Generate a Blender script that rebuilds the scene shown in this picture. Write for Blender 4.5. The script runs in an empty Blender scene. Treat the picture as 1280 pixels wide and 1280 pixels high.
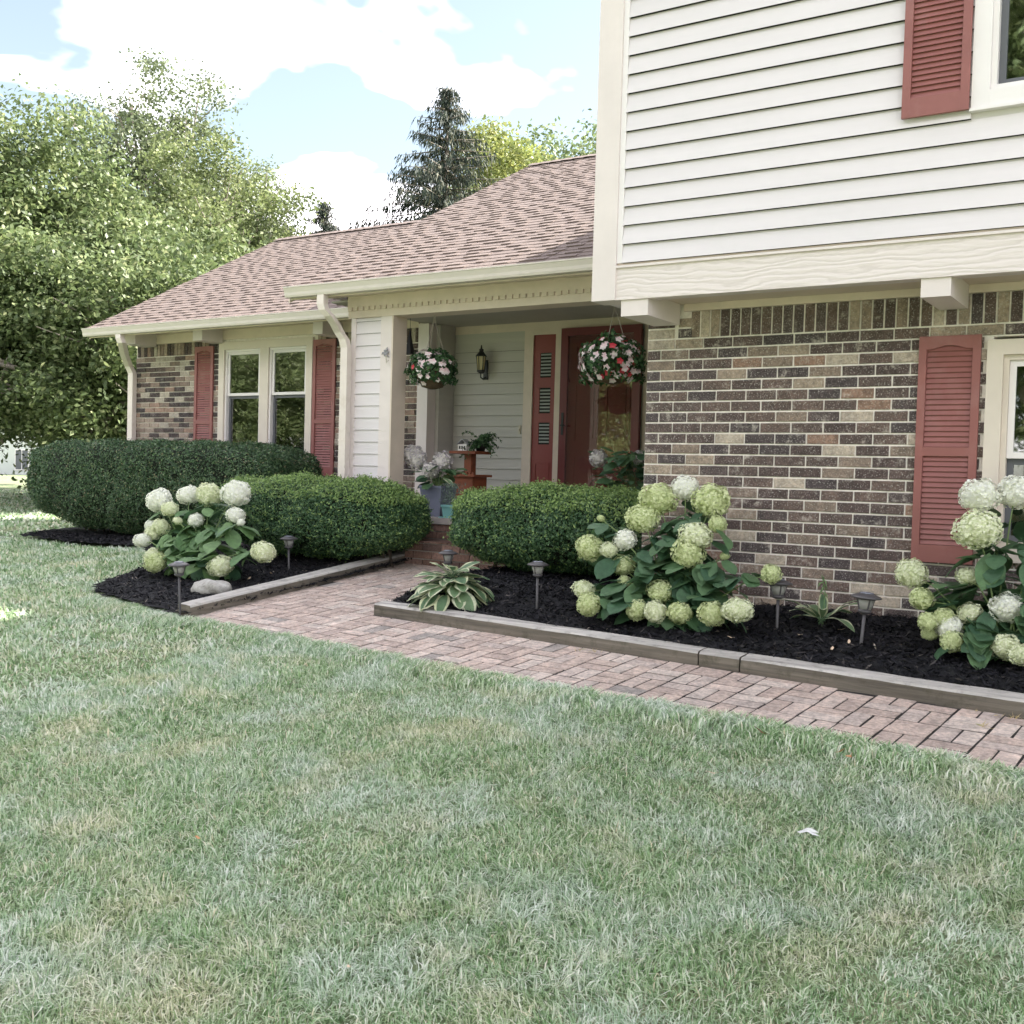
import bpy, math, random
import numpy as np
from mathutils import Vector, Matrix, Euler

random.seed(7)
rng = np.random.default_rng(11)
sc = bpy.context.scene
COL = sc.collection
R = math.radians
H = 1.6            # camera height above the lawn under it; z below is measured from the lens

# ------------------------------------------------------------------ camera
FPX = 1360.0
YAW, PITCH, ROLL = R(33.02), R(-1.868), R(1.6247)
_f = Vector((-math.sin(YAW) * math.cos(PITCH), math.cos(YAW) * math.cos(PITCH), math.sin(PITCH)))
_r = Vector((math.cos(YAW), math.sin(YAW), 0))
_u = _r.cross(_f)
RT = _r * math.cos(ROLL) + _u * math.sin(ROLL)
UP = -_r * math.sin(ROLL) + _u * math.cos(ROLL)
FW = _f
cam_d = bpy.data.cameras.new('camera')
cam = bpy.data.objects.new('camera', cam_d)
COL.objects.link(cam)
cam_d.sensor_width = 36
cam_d.lens = 36 * FPX / 1280
cam_d.clip_start = .05
cam_d.clip_end = 2000
cam.matrix_world = Matrix(((RT.x, UP.x, -FW.x, 0), (RT.y, UP.y, -FW.y, 0), (RT.z, UP.z, -FW.z, H), (0, 0, 0, 1)))
sc.camera = cam

# ------------------------------------------------------------------ sky, sun, exposure
SUN = Vector((.75, 1.0, 1.0)).normalized()
world = bpy.data.worlds.new('World')
sc.world = world
world.use_nodes = True
wn, wl = world.node_tree.nodes, world.node_tree.links
wn.clear()
w_out = wn.new('ShaderNodeOutputWorld')
w_bg = wn.new('ShaderNodeBackground')
w_sky = wn.new('ShaderNodeTexSky')
w_sky.sky_type = 'NISHITA'
w_sky.sun_disc = False
w_sky.sun_elevation = math.asin(SUN.z)
w_sky.sun_rotation = math.atan2(SUN.x, SUN.y)
w_sky.air_density = 1.0
w_sky.dust_density = 1.0
w_bg.inputs['Strength'].default_value = .07
w_tc = wn.new('ShaderNodeTexCoord')
w_sep = wn.new('ShaderNodeSeparateXYZ')
wl.new(w_tc.outputs['Generated'], w_sep.inputs[0])
w_add = wn.new('ShaderNodeMath'); w_add.operation = 'ADD'; w_add.inputs[1].default_value = .22
w_max = wn.new('ShaderNodeMath'); w_max.operation = 'MAXIMUM'; w_max.inputs[1].default_value = 0
wl.new(w_sep.outputs['Z'], w_max.inputs[0]); wl.new(w_max.outputs[0], w_add.inputs[0])
w_dx = wn.new('ShaderNodeMath'); w_dx.operation = 'DIVIDE'
w_dy = wn.new('ShaderNodeMath'); w_dy.operation = 'DIVIDE'
wl.new(w_sep.outputs['X'], w_dx.inputs[0]); wl.new(w_add.outputs[0], w_dx.inputs[1])
wl.new(w_sep.outputs['Y'], w_dy.inputs[0]); wl.new(w_add.outputs[0], w_dy.inputs[1])
w_cmb = wn.new('ShaderNodeCombineXYZ')
wl.new(w_dx.outputs[0], w_cmb.inputs[0]); wl.new(w_dy.outputs[0], w_cmb.inputs[1])
w_cmb.inputs[2].default_value = 2.0
w_noise = wn.new('ShaderNodeTexNoise')
w_noise.inputs['Scale'].default_value = 2.1
w_noise.inputs['Detail'].default_value = 4.5
w_noise.inputs['Roughness'].default_value = .52
w_noise.inputs['Distortion'].default_value = .15
wl.new(w_cmb.outputs[0], w_noise.inputs['Vector'])
w_ramp = wn.new('ShaderNodeValToRGB')
w_ramp.color_ramp.elements[0].position = .49
w_ramp.color_ramp.elements[1].position = .68
wl.new(w_noise.outputs['Fac'], w_ramp.inputs[0])
w_mix = wn.new('ShaderNodeMix'); w_mix.data_type = 'RGBA'
w_mix.inputs['B'].default_value = (24, 22.4, 23.0, 1)
wl.new(w_ramp.outputs['Color'], w_mix.inputs['Factor'])
w_hsv = wn.new('ShaderNodeHueSaturation'); w_hsv.inputs['Saturation'].default_value = .62; w_hsv.inputs['Hue'].default_value = .485; w_hsv.inputs['Value'].default_value = .86
wl.new(w_sky.outputs[0], w_hsv.inputs['Color'])
wl.new(w_hsv.outputs[0], w_mix.inputs['A'])
wl.new(w_mix.outputs['Result'], w_bg.inputs['Color'])
wl.new(w_bg.outputs[0], w_out.inputs['Surface'])

sun_d = bpy.data.lights.new('sun', 'SUN')
sun_d.energy = 4.2
sun_d.angle = R(.53)
sun_d.color = (1, .95, .86)
sun = bpy.data.objects.new('sun', sun_d)
COL.objects.link(sun)
sun.location = (20, 25, 30)
sun.rotation_euler = SUN.to_track_quat('Z', 'Y').to_euler()

sc.view_settings.view_transform = 'Standard'
sc.view_settings.look = 'None'
sc.view_settings.gamma = 1
sc.view_settings.use_curve_mapping = False
sc.view_settings.exposure = 2.24
sc.render.engine = 'CYCLES'

# ------------------------------------------------------------------ pixel -> direction -> point on a known plane
def ray(u, v):
    return RT * ((u - 640) / FPX) - UP * ((v - 640) / FPX) + FW
def onY(u, v, Y):
    d = ray(u, v); return d * (Y / d.y)
def onX(u, v, X):
    d = ray(u, v); return d * (X / d.x)
def sm(a, b, x):
    t = np.clip((x - a) / (b - a), 0, 1); return t * t * (3 - 2 * t)
def gz(x, y):
    w = sm(-11.5, -7.5, x)
    s = .1 * w + .045 * (1 - w)
    lo = -1.06 + .1 * (np.maximum(y, -2) - 5.4)
    hi = -1.06 + s * (np.minimum(y, 8.6) - 5.4) + .008 * np.maximum(0, np.minimum(y, 70) - 8.6)
    return np.where(y < 5.4, lo, hi)
def tim_y(x):                     # front face of the right-hand edging timbers
    return 5.85 - .1 * (x + 4.93)
def mulch_r(x, y):                # raised bed along the house
    base = gz(x, tim_y(x)) + .098
    return np.minimum(base + .205 * np.maximum(y - tim_y(x) - .12, 0), -.765 + .015 * (y - 6.6))
def mulch_l(x, y):
    return gz(x, y) + .055
def march(u, v, fn):
    d = ray(u, v); t = .6
    while t < 120:
        p = d * t
        if p.z < float(fn(p.x, p.y)): return p
        t *= 1.0006
    return d * t

# ------------------------------------------------------------------ mesh helpers
class MB:
    def __init__(s): s.v = []; s.f = []; s.m = []
    def quad(s, a, b, c, d, m=0):
        n = len(s.v); s.v += [tuple(a), tuple(b), tuple(c), tuple(d)]; s.f.append((n, n + 1, n + 2, n + 3)); s.m.append(m)
    def poly(s, pts, m=0):
        n = len(s.v); s.v += [tuple(p) for p in pts]; s.f.append(tuple(range(n, n + len(pts)))); s.m.append(m)
    def box(s, x0, x1, y0, y1, z0, z1, m=0):
        n = len(s.v)
        s.v += [(x, y, z) for z in (z0, z1) for y in (y0, y1) for x in (x0, x1)]
        for q in ((0, 2, 3, 1), (4, 5, 7, 6), (0, 1, 5, 4), (2, 6, 7, 3), (0, 4, 6, 2), (1, 3, 7, 5)):
            s.f.append(tuple(n + i for i in q)); s.m.append(m)
        return s
    def hexa(s, pts, m=0):        # 8 points, lower four then upper four, each anticlockwise from above
        n = len(s.v); s.v += [tuple(p) for p in pts]
        for q in ((3, 2, 1, 0), (4, 5, 6, 7), (0, 1, 5, 4), (1, 2, 6, 5), (2, 3, 7, 6), (3, 0, 4, 7)):
            s.f.append(tuple(n + i for i in q)); s.m.append(m)
        return s
    def tube(s, pts, rad, seg=8, m=0, cap=True):
        pts = [Vector(p) for p in pts]
        if not hasattr(rad, '__len__'): rad = [rad] * len(pts)
        n0 = len(s.v); side = None
        for i, p in enumerate(pts):
            a = pts[max(0, i - 1)]; b = pts[min(len(pts) - 1, i + 1)]
            t = (b - a).normalized()
            if side is None:
                side = t.cross(Vector((0, 0, 1)))
                if side.length < .05: side = t.cross(Vector((1, 0, 0)))
            side = (side - t * side.dot(t)).normalized(); o = t.cross(side)
            for k in range(seg):
                an = 2 * math.pi * k / seg
                s.v.append(tuple(p + (side * math.cos(an) + o * math.sin(an)) * rad[i]))
        for i in range(len(pts) - 1):
            for k in range(seg):
                a = n0 + i * seg + k; b = n0 + i * seg + (k + 1) % seg
                s.f.append((a, b, b + seg, a + seg)); s.m.append(m)
        if cap:
            s.f.append(tuple(n0 + k for k in range(seg))[::-1]); s.m.append(m)
            e = n0 + (len(pts) - 1) * seg
            s.f.append(tuple(e + k for k in range(seg))); s.m.append(m)
        return s
    def lathe(s, c, prof, seg=16, m=0, sq=False):
        n0 = len(s.v)
        for r, z in prof:
            for k in range(seg):
                an = 2 * math.pi * (k + .5) / seg
                x, y = math.cos(an), math.sin(an)
                s.v.append((c[0] + r * x, c[1] + r * y, c[2] + z))
        for i in range(len(prof) - 1):
            for k in range(seg):
                a = n0 + i * seg + k; b = n0 + i * seg + (k + 1) % seg
                s.f.append((a, b, b + seg, a + seg)); s.m.append(m)
        s.f.append(tuple(n0 + k for k in range(seg))[::-1]); s.m.append(m)
        e = n0 + (len(prof) - 1) * seg
        s.f.append(tuple(e + k for k in range(seg))); s.m.append(m)
        return s
    def mesh(s, name, mats, origin=(0, 0, 0), smooth=False):
        me = bpy.data.meshes.new(name)
        o = Vector(origin)
        me.from_pydata([(v[0] - o.x, v[1] - o.y, v[2] - o.z) for v in s.v], [], s.f)
        for m in (mats if isinstance(mats, (list, tuple)) else [mats]): me.materials.append(m)
        me.polygons.foreach_set('material_index', s.m)
        if smooth: me.polygons.foreach_set('use_smooth', [True] * len(s.f))
        me.update()
        return me

WP = {}
def link(name, data, loc=(0, 0, 0), parent=None, rot=None, scale=None):
    """loc is a lens-relative point; children are stored relative to their parent."""
    o = bpy.data.objects.new(name, data)
    COL.objects.link(o)
    w = Vector((loc[0], loc[1], loc[2]))
    WP[o.name] = w
    if parent is not None:
        o.parent = parent
        o.location = w - WP[parent.name]
    else:
        o.location = w + Vector((0, 0, H))
    if rot is not None: o.rotation_euler = rot
    if scale is not None: o.scale = scale if hasattr(scale, '__len__') else (scale,) * 3
    return o
def tag(o, label=None, cat=None, group=None, kind=None):
    if label: o['label'] = label
    if cat: o['category'] = cat
    if group: o['group'] = group
    if kind: o['kind'] = kind
    return o
def thing(name, label, cat, loc, group=None):
    return tag(link(name, None, loc), label, cat, group)
def part(name, mb, mat, parent=None, smooth=False, origin=None):
    """mesh given in lens-relative coordinates"""
    if origin is None:
        a = np.array(mb.v); c = (a.min(0) + a.max(0)) / 2; origin = (c[0], c[1], a[:, 2].min())
    return link(name, mb.mesh(name, mat, origin, smooth), origin, parent)
def np_mesh(name, verts, nper, mats, idx=None, smooth=False):
    """verts (N*nper,3): N separate polygons of nper corners (or given face index array idx)"""
    me = bpy.data.meshes.new(name)
    verts = np.ascontiguousarray(verts, dtype=np.float32)
    nv = len(verts)
    me.vertices.add(nv); me.vertices.foreach_set('co', verts.ravel())
    if idx is None: idx = np.arange(nv, dtype=np.int32).reshape(-1, nper)
    idx = np.ascontiguousarray(idx, dtype=np.int32)
    nf, k = idx.shape
    me.loops.add(nf * k); me.loops.foreach_set('vertex_index', idx.ravel())
    me.polygons.add(nf); me.polygons.foreach_set('loop_start', np.arange(nf, dtype=np.int32) * k)
    me.update(calc_edges=True)
    for m in (mats if isinstance(mats, (list, tuple)) else [mats]): me.materials.append(m)
    if smooth: me.polygons.foreach_set('use_smooth', np.ones(nf, dtype=bool))
    return me
def unit(a): return a / np.maximum(np.linalg.norm(a, axis=-1, keepdims=True), 1e-9)
def leaf_quads(P, N, L, W, fold=.25, droop=None):
    """rhombic folded leaves at P lying across direction N; returns (4n,3)"""
    n = len(P)
    r = rng.normal(size=(n, 3))
    D = unit(np.cross(N, r))
    if droop is not None: D = unit(D + droop)
    S = unit(np.cross(D, N)); U = np.cross(S, D)
    L = np.broadcast_to(np.asarray(L, float), (n,))[:, None]; W = np.broadcast_to(np.asarray(W, float), (n,))[:, None]
    a = P - D * L * .5
    c = P + D * L * .5
    b = P + S * W * .5 + U * W * fold - D * L * .06
    d = P - S * W * .5 + U * W * fold - D * L * .06
    return np.stack([a, b, c, d], 1).reshape(-1, 3)

# ------------------------------------------------------------------ materials
def new_mat(name):
    m = bpy.data.materials.new(name); m.use_nodes = True
    nt = m.node_tree; b = nt.nodes['Principled BSDF']
    return m, nt.nodes, nt.links, b
def rgba(c): return (c[0], c[1], c[2], 1)
def ramp(nodes, stops, interp='LINEAR'):
    r = nodes.new('ShaderNodeValToRGB'); r.color_ramp.interpolation = interp
    e = r.color_ramp.elements
    while len(e) < len(stops): e.new(.5)
    for i, (p, c) in enumerate(stops): e[i].position = p; e[i].color = rgba(c)
    return r
def pos_noise(nodes, links, scale, detail=4, rough=.55, stretch=None, coord='pos'):
    n = nodes.new('ShaderNodeTexNoise')
    n.inputs['Scale'].default_value = scale; n.inputs['Detail'].default_value = detail; n.inputs['Roughness'].default_value = rough
    if coord == 'pos': src = nodes.new('ShaderNodeNewGeometry').outputs['Position']
    else: src = nodes.new('ShaderNodeTexCoord').outputs['Object']
    if stretch:
        mp = nodes.new('ShaderNodeMapping'); mp.inputs['Scale'].default_value = stretch
        links.new(src, mp.inputs[0]); src = mp.outputs[0]
    links.new(src, n.inputs['Vector'])
    return n
def mixc(nodes, links, fac, a, b, mode='MIX'):
    m = nodes.new('ShaderNodeMix'); m.data_type = 'RGBA'; m.blend_type = mode
    for s, v in (('Factor', fac), ('A', a), ('B', b)):
        if isinstance(v, (int, float)): m.inputs[s].default_value = v
        elif isinstance(v, (tuple, list)): m.inputs[s].default_value = rgba(v)
        else: links.new(v, m.inputs[s])
    return m.outputs['Result']
def add_bump(nodes, links, b, src, strength, dist=.01):
    bp = nodes.new('ShaderNodeBump'); bp.inputs['Strength'].default_value = strength; bp.inputs['Distance'].default_value = dist
    links.new(src, bp.inputs['Height']); links.new(bp.outputs[0], b.inputs['Normal'])
def paint(name, c, rough=.5, var=.08, scale=6, bump=.15, grain=None, dirt=None):
    m, n, l, b = new_mat(name)
    t = pos_noise(n, l, scale, 5, .6, stretch=grain)
    lo = tuple(x * (1 - var) for x in c); hi = tuple(min(1, x * (1 + var)) for x in c)
    r = ramp(n, [(.3, lo), (.7, hi)]); l.new(t.outputs['Fac'], r.inputs[0])
    col = r.outputs[0]
    if dirt:
        t2 = pos_noise(n, l, dirt[1], 6, .7); r2 = ramp(n, [(.52, (0, 0, 0)), (.75, (1, 1, 1))]); l.new(t2.outputs['Fac'], r2.inputs[0])
        ms = n.new('ShaderNodeMath'); ms.operation = 'MULTIPLY'; ms.inputs[1].default_value = dirt[2]; l.new(r2.outputs[0], ms.inputs[0])
        col = mixc(n, l, ms.outputs[0], col, dirt[0])
    l.new(col, b.inputs['Base Color'])
    b.inputs['Roughness'].default_value = rough
    if bump:
        t3 = pos_noise(n, l, scale * 12, 4, .6, stretch=grain); add_bump(n, l, b, t3.outputs['Fac'], bump, .003)
    return m
def rand_out(n, kind):
    if kind == 'obj': return n.new('ShaderNodeObjectInfo').outputs['Random']
    return n.new('ShaderNodeNewGeometry').outputs['Random Per Island']
def brick_mat(name, kind, stops, speck, speck_amt=.5, rough=.9, sscale=120, big=9, smear=None):
    m, n, l, b = new_mat(name)
    r = ramp(n, stops, 'CONSTANT'); rd = rand_out(n, kind); l.new(rd, r.inputs[0])
    t = pos_noise(n, l, big, 5, .65)
    rr = ramp(n, [(.3, (.72, .72, .72)), (.7, (1.25, 1.22, 1.2))]); l.new(t.outputs['Fac'], rr.inputs[0])
    col = mixc(n, l, 1.0, r.outputs[0], rr.outputs[0], 'MULTIPLY')
    t5 = pos_noise(n, l, 42, 5, .7); r5 = ramp(n, [(.35, (.7, .7, .7)), (.65, (1.35, 1.33, 1.3))]); l.new(t5.outputs['Fac'], r5.inputs[0]); col = mixc(n, l, 1.0, col, r5.outputs[0], 'MULTIPLY')
    t2 = pos_noise(n, l, sscale, 3, .7); r2 = ramp(n, [(.57, (0, 0, 0)), (.68, (speck_amt,) * 3)]); l.new(t2.outputs['Fac'], r2.inputs[0])
    col = mixc(n, l, r2.outputs[0], col, speck)
    if smear:
        t4 = pos_noise(n, l, 16, 6, .75); r4 = ramp(n, [(.56, (0, 0, 0)), (.72, (smear[1],) * 3)]); l.new(t4.outputs['Fac'], r4.inputs[0])
        col = mixc(n, l, r4.outputs[0], col, smear[0])
    l.new(col, b.inputs['Base Color']); b.inputs['Roughness'].default_value = rough
    t3 = pos_noise(n, l, 90, 5, .7); add_bump(n, l, b, t3.outputs['Fac'], .5, .004)
    return m
def foliage_mat(name, stops, trans=.35, rough=.55, pvar=None, spec=.3):
    """per-leaf random colour, part of the light passes through"""
    m, n, l, b = new_mat(name)
    r = ramp(n, stops); l.new(rand_out(n, 'isl'), r.inputs[0]); col = r.outputs[0]
    if pvar:
        t = pos_noise(n, l, pvar[0], 3, .5); rr = ramp(n, [(.35, (1, 1, 1)), (.68, pvar[1])]); l.new(t.outputs['Fac'], rr.inputs[0])
        col = mixc(n, l, 1.0, col, rr.outputs[0], 'MULTIPLY')
    l.new(col, b.inputs['Base Color']); b.inputs['Roughness'].default_value = rough
    b.inputs['Specular IOR Level'].default_value = spec
    tr = n.new('ShaderNodeBsdfTranslucent'); l.new(col, tr.inputs['Color'])
    mx = n.new('ShaderNodeMixShader'); mx.inputs[0].default_value = trans
    l.new(b.outputs[0], mx.inputs[1]); l.new(tr.outputs[0], mx.inputs[2])
    l.new(mx.outputs[0], n['Material Output'].inputs['Surface'])
    return m
def glass_mat(name, tint=(.8, .85, .85), refl=1.0, ior=2.6):
    m, n, l, b = new_mat(name)
    n.remove(b)
    tr = n.new('ShaderNodeBsdfTransparent'); tr.inputs[0].default_value = rgba(tint)
    gl = n.new('ShaderNodeBsdfGlossy'); gl.inputs['Roughness'].default_value = .02; gl.inputs['Color'].default_value = (refl, refl, refl, 1)
    lw = n.new('ShaderNodeFresnel'); lw.inputs[0].default_value = ior
    t = pos_noise(n, l, 2.2, 2, .5); bp = n.new('ShaderNodeBump'); bp.inputs['Strength'].default_value = .06; bp.inputs['Distance'].default_value = .02
    l.new(t.outputs['Fac'], bp.inputs['Height']); l.new(bp.outputs[0], gl.inputs['Normal'])
    mx = n.new('ShaderNodeMixShader'); l.new(lw.outputs[0], mx.inputs[0]); l.new(tr.outputs[0], mx.inputs[1]); l.new(gl.outputs[0], mx.inputs[2])
    l.new(mx.outputs[0], n['Material Output'].inputs['Surface'])
    return m

WALLB = [(0, (.082, .058, .055)), (.2, (.10, .072, .066)), (.36, (.066, .052, .055)), (.48, (.125, .088, .077)), (.58, (.088, .067, .066)), (.66, (.22, .17, .138)), (.78, (.31, .25, .20)), (.88, (.42, .36, .30)), (.955, (.25, .16, .12))]
WALLB2 = [(0, (.05, .036, .036)), (.18, (.08, .055, .05)), (.32, (.045, .035, .037)), (.42, (.2, .15, .125)), (.58, (.3, .24, .2)), (.74, (.28, .19, .15)), (.86, (.38, .34, .29)), (.94, (.06, .042, .042))]
MB_BRICK = brick_mat('wall brick', 'obj', WALLB, (.72, .67, .62), .7, smear=((.6, .54, .48), .75))
MB_BRICKS = brick_mat('wall bricks joined', 'isl', WALLB, (.72, .67, .62), .7, smear=((.6, .54, .48), .75))
MB_BRICKL = brick_mat('wing bricks joined', 'isl', WALLB2, (.6, .56, .52), .5, smear=((.5, .45, .4), .5))
PAV = [(0, (.46, .37, .325)), (.25, (.51, .42, .375)), (.45, (.42, .335, .295)), (.62, (.53, .455, .41)), (.82, (.45, .38, .345)), (.96, (.31, .28, .26))]
M_PAVER = brick_mat('paver', 'obj', PAV, (.6, .53, .5), .4, sscale=70, smear=((.24, .225, .205), .8))
M_PAVERS = brick_mat('pavers joined', 'isl', PAV, (.6, .53, .5), .4, sscale=70, smear=((.24, .225, .205), .8))
M_STEP = brick_mat('step bricks', 'isl', [(0, (.13, .075, .06)), (.3, (.17, .1, .08)), (.6, (.21, .13, .11)), (.85, (.1, .062, .055))], (.4, .34, .3), .4)
M_MORTAR = paint('mortar', (.88, .81, .75), .95, .15, 30, .5, dirt=((.35, .31, .28), 5, .5))
M_SAND = paint('joint sand', (.02, .016, .014), .95, .35, 25, .5)
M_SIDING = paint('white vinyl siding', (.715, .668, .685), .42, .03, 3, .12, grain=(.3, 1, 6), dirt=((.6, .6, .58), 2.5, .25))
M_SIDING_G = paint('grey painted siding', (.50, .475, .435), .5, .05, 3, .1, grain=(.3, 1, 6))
M_LAPSHADE = paint('lap shadow strip', (.03, .028, .026), .95, .1, 20, 0)  # near-black colour standing in for shade under the siding laps
M_TRIM = paint('beige trim paint', (.68, .575, .49), .55, .05, 5, .15, dirt=((.45, .40, .32), 4, .3))
M_TRIMW = paint('off white trim paint', (.74, .665, .645), .5, .04, 5, .1)
def beam_mat():
    m, n, l, b = new_mat('weathered painted beam')
    wv = n.new('ShaderNodeTexWave'); wv.wave_type = 'BANDS'; wv.bands_direction = 'Z'; wv.inputs['Scale'].default_value = 9; wv.inputs['Distortion'].default_value = 14; wv.inputs['Detail'].default_value = 4; wv.inputs['Detail Scale'].default_value = 1.2
    mp = n.new('ShaderNodeMapping'); mp.inputs['Scale'].default_value = (.22, 1, 1); l.new(n.new('ShaderNodeNewGeometry').outputs['Position'], mp.inputs[0]); l.new(mp.outputs[0], wv.inputs['Vector'])
    r = ramp(n, [(.0, (.66, .59, .56)), (.12, (.72, .645, .62)), (.5, (.75, .675, .65))]); l.new(wv.outputs['Fac'], r.inputs[0])
    l.new(r.outputs[0], b.inputs['Base Color']); b.inputs['Roughness'].default_value = .6
    add_bump(n, l, b, wv.outputs['Fac'], .4, .005)
    return m
M_BEAM = beam_mat()
M_GUTTER = paint('gutter enamel', (.63, .575, .52), .38, .03, 4, .03, dirt=((.48, .46, .40), 6, .3))
M_DOWN = paint('downspout enamel', (.75, .67, .62), .4, .04, 4, .05, dirt=((.42, .33, .25), 9, .35))
M_SHUT = paint('brick red shutter', (.275, .10, .09), .5, .08, 5, .06, dirt=((.38, .2, .19), 4, .4))
M_SASH = paint('white window vinyl', (.82, .775, .775), .35, .02, 4, .03)
M_FRAMEB = paint('beige window frame', (.69, .61, .53), .45, .04, 5, .05)
M_DARKF = paint('dark screen frame', (.11, .115, .13), .5, .05, 5, 0)
M_BLIND = paint('window blind', (.34, .36, .35), .6, .05, 5, 0)
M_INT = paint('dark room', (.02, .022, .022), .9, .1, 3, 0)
M_DOOR = paint('dark red door paint', (.24, .048, .045), .4, .06, 5, .05)
M_DOORF = paint('maroon storm door', (.15, .03, .034), .35, .06, 5, .03)
M_BLACK = paint('black metal', (.018, .018, .02), .4, .1, 8, .05)
M_LAMPB = paint('weathered bronze plastic', (.075, .07, .075), .45, .2, 14, .1)
M_SOLAR = paint('solar cap', (.19, .2, .24), .25, .1, 12, 0)
M_STEEL = paint('pale stake', (.32, .32, .34), .35, .1, 14, 0)
M_PCEIL = paint('porch ceiling paint', (.42, .39, .36), .6, .05, 4, .05)
M_CONC = paint('porch slab', (.33, .30, .28), .9, .12, 8, .4)
M_TIMB = paint('bleached timber top', (.44, .415, .385), .9, .35, 9, 1.0, grain=(.12, 2.5, 1), dirt=((.12, .11, .095), 13, .8))
M_TIMBS = paint('algae stained timber side', (.15, .13, .105), .95, .5, 9, 1.0, grain=(.12, 1, 3), dirt=((.055, .055, .03), 11, .75))
M_TIMBY = paint('bleached timber top lengthwise', (.44, .415, .385), .9, .35, 9, 1.0, grain=(2.5, .12, 1), dirt=((.12, .11, .095), 13, .8))
M_TIMBSY = paint('algae stained timber side lengthwise', (.15, .13, .105), .95, .5, 9, 1.0, grain=(1, .12, 3), dirt=((.055, .055, .03), 11, .75))
M_RUST = paint('rust stained wood stand', (.22, .06, .025), .6, .15, 8, .3)
M_POTG = paint('slate blue planter', (.16, .175, .235), .55, .06, 6, .1)
M_TEAL = paint('teal glazed pot', (.16, .34, .33), .35, .06, 6, .03)
M_BARK = paint('bark', (.30, .26, .22), .95, .3, 7, .8, grain=(3, 3, .5))
M_STEMG = paint('green stem', (.17, .24, .09), .6, .15, 9, .05)
M_TWIG = paint('woody stem', (.06, .045, .032), .9, .2, 9, .3)
M_WIRE = paint('hanger wire', (.33, .29, .24), .5, .1, 8, 0)
M_COCO = paint('coco basket', (.09, .06, .035), .95, .3, 30, .8)
M_SOIL = paint('potting soil', (.03, .024, .02), .95, .3, 30, .6)
M_BRASS = paint('brushed metal', (.5, .46, .38), .3, .1, 10, 0)
M_PAPER = paint('white scrap', (.66, .65, .64), .8, .08, 15, .2)
M_GLASS = glass_mat('window glass', (.72, .76, .76))
M_GLASSD = glass_mat('storm door glass', (.92, .92, .9), 1.0, 1.75)
M_FROST = paint('frosted lens', (.30, .295, .28), .3, .05, 10, 0)
M_LANT = paint('amber lantern glass', (.55, .47, .26), .25, .05, 9, 0)

def shingle_mat(name, kind):
    m, n, l, b = new_mat(name)
    r = ramp(n, [(0, (.168, .127, .112)), (.35, (.184, .14, .124)), (.6, (.155, .116, .103)), (.8, (.196, .151, .135)), (1, (.16, .12, .106))]); l.new(rand_out(n, kind), r.inputs[0])
    t = pos_noise(n, l, 160, 3, .7); rr = ramp(n, [(.3, (.75, .75, .75)), (.7, (1.25, 1.25, 1.25))]); l.new(t.outputs['Fac'], rr.inputs[0])
    c = mixc(n, l, 1.0, r.outputs[0], rr.outputs[0], 'MULTIPLY')
    l.new(c, b.inputs['Base Color']); b.inputs['Roughness'].default_value = .95
    add_bump(n, l, b, t.outputs['Fac'], .4, .003)
    return m
M_SHING = shingle_mat('roof shingle', 'obj')
M_SHINGS = shingle_mat('roof shingles joined', 'isl')
M_DECK = paint('shingle underlay', (.20, .12, .11), .95, .2, 20, .3)

def mulch_material():
    m, n, l, b = new_mat('black mulch')
    t = pos_noise(n, l, 60, 6, .75); r = ramp(n, [(.35, (.003, .003, .005)), (.6, (.009, .009, .013)), (.78, (.026, .025, .03))]); l.new(t.outputs['Fac'], r.inputs[0])
    l.new(r.outputs[0], b.inputs['Base Color']); b.inputs['Roughness'].default_value = .85
    add_bump(n, l, b, t.outputs['Fac'], 1.0, .03)
    return m
M_MULCH = mulch_material()
M_CHIP = foliage_mat('mulch chips', [(0, (.003, .003, .005)), (.6, (.008, .008, .012)), (.85, (.022, .021, .026)), (.985, (.065, .058, .056)), (1, (.3, .26, .22))], 0, .8)

def rock_material():
    m, n, l, b = new_mat('field stone')
    t = pos_noise(n, l, 14, 8, .7); r = ramp(n, [(.3, (.2, .19, .17)), (.5, (.42, .40, .37)), (.7, (.58, .57, .54))]); l.new(t.outputs['Fac'], r.inputs[0])
    l.new(r.outputs[0], b.inputs['Base Color']); b.inputs['Roughness'].default_value = .9
    add_bump(n, l, b, t.outputs['Fac'], .7, .03)
    return m
M_ROCK = rock_material()

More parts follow.
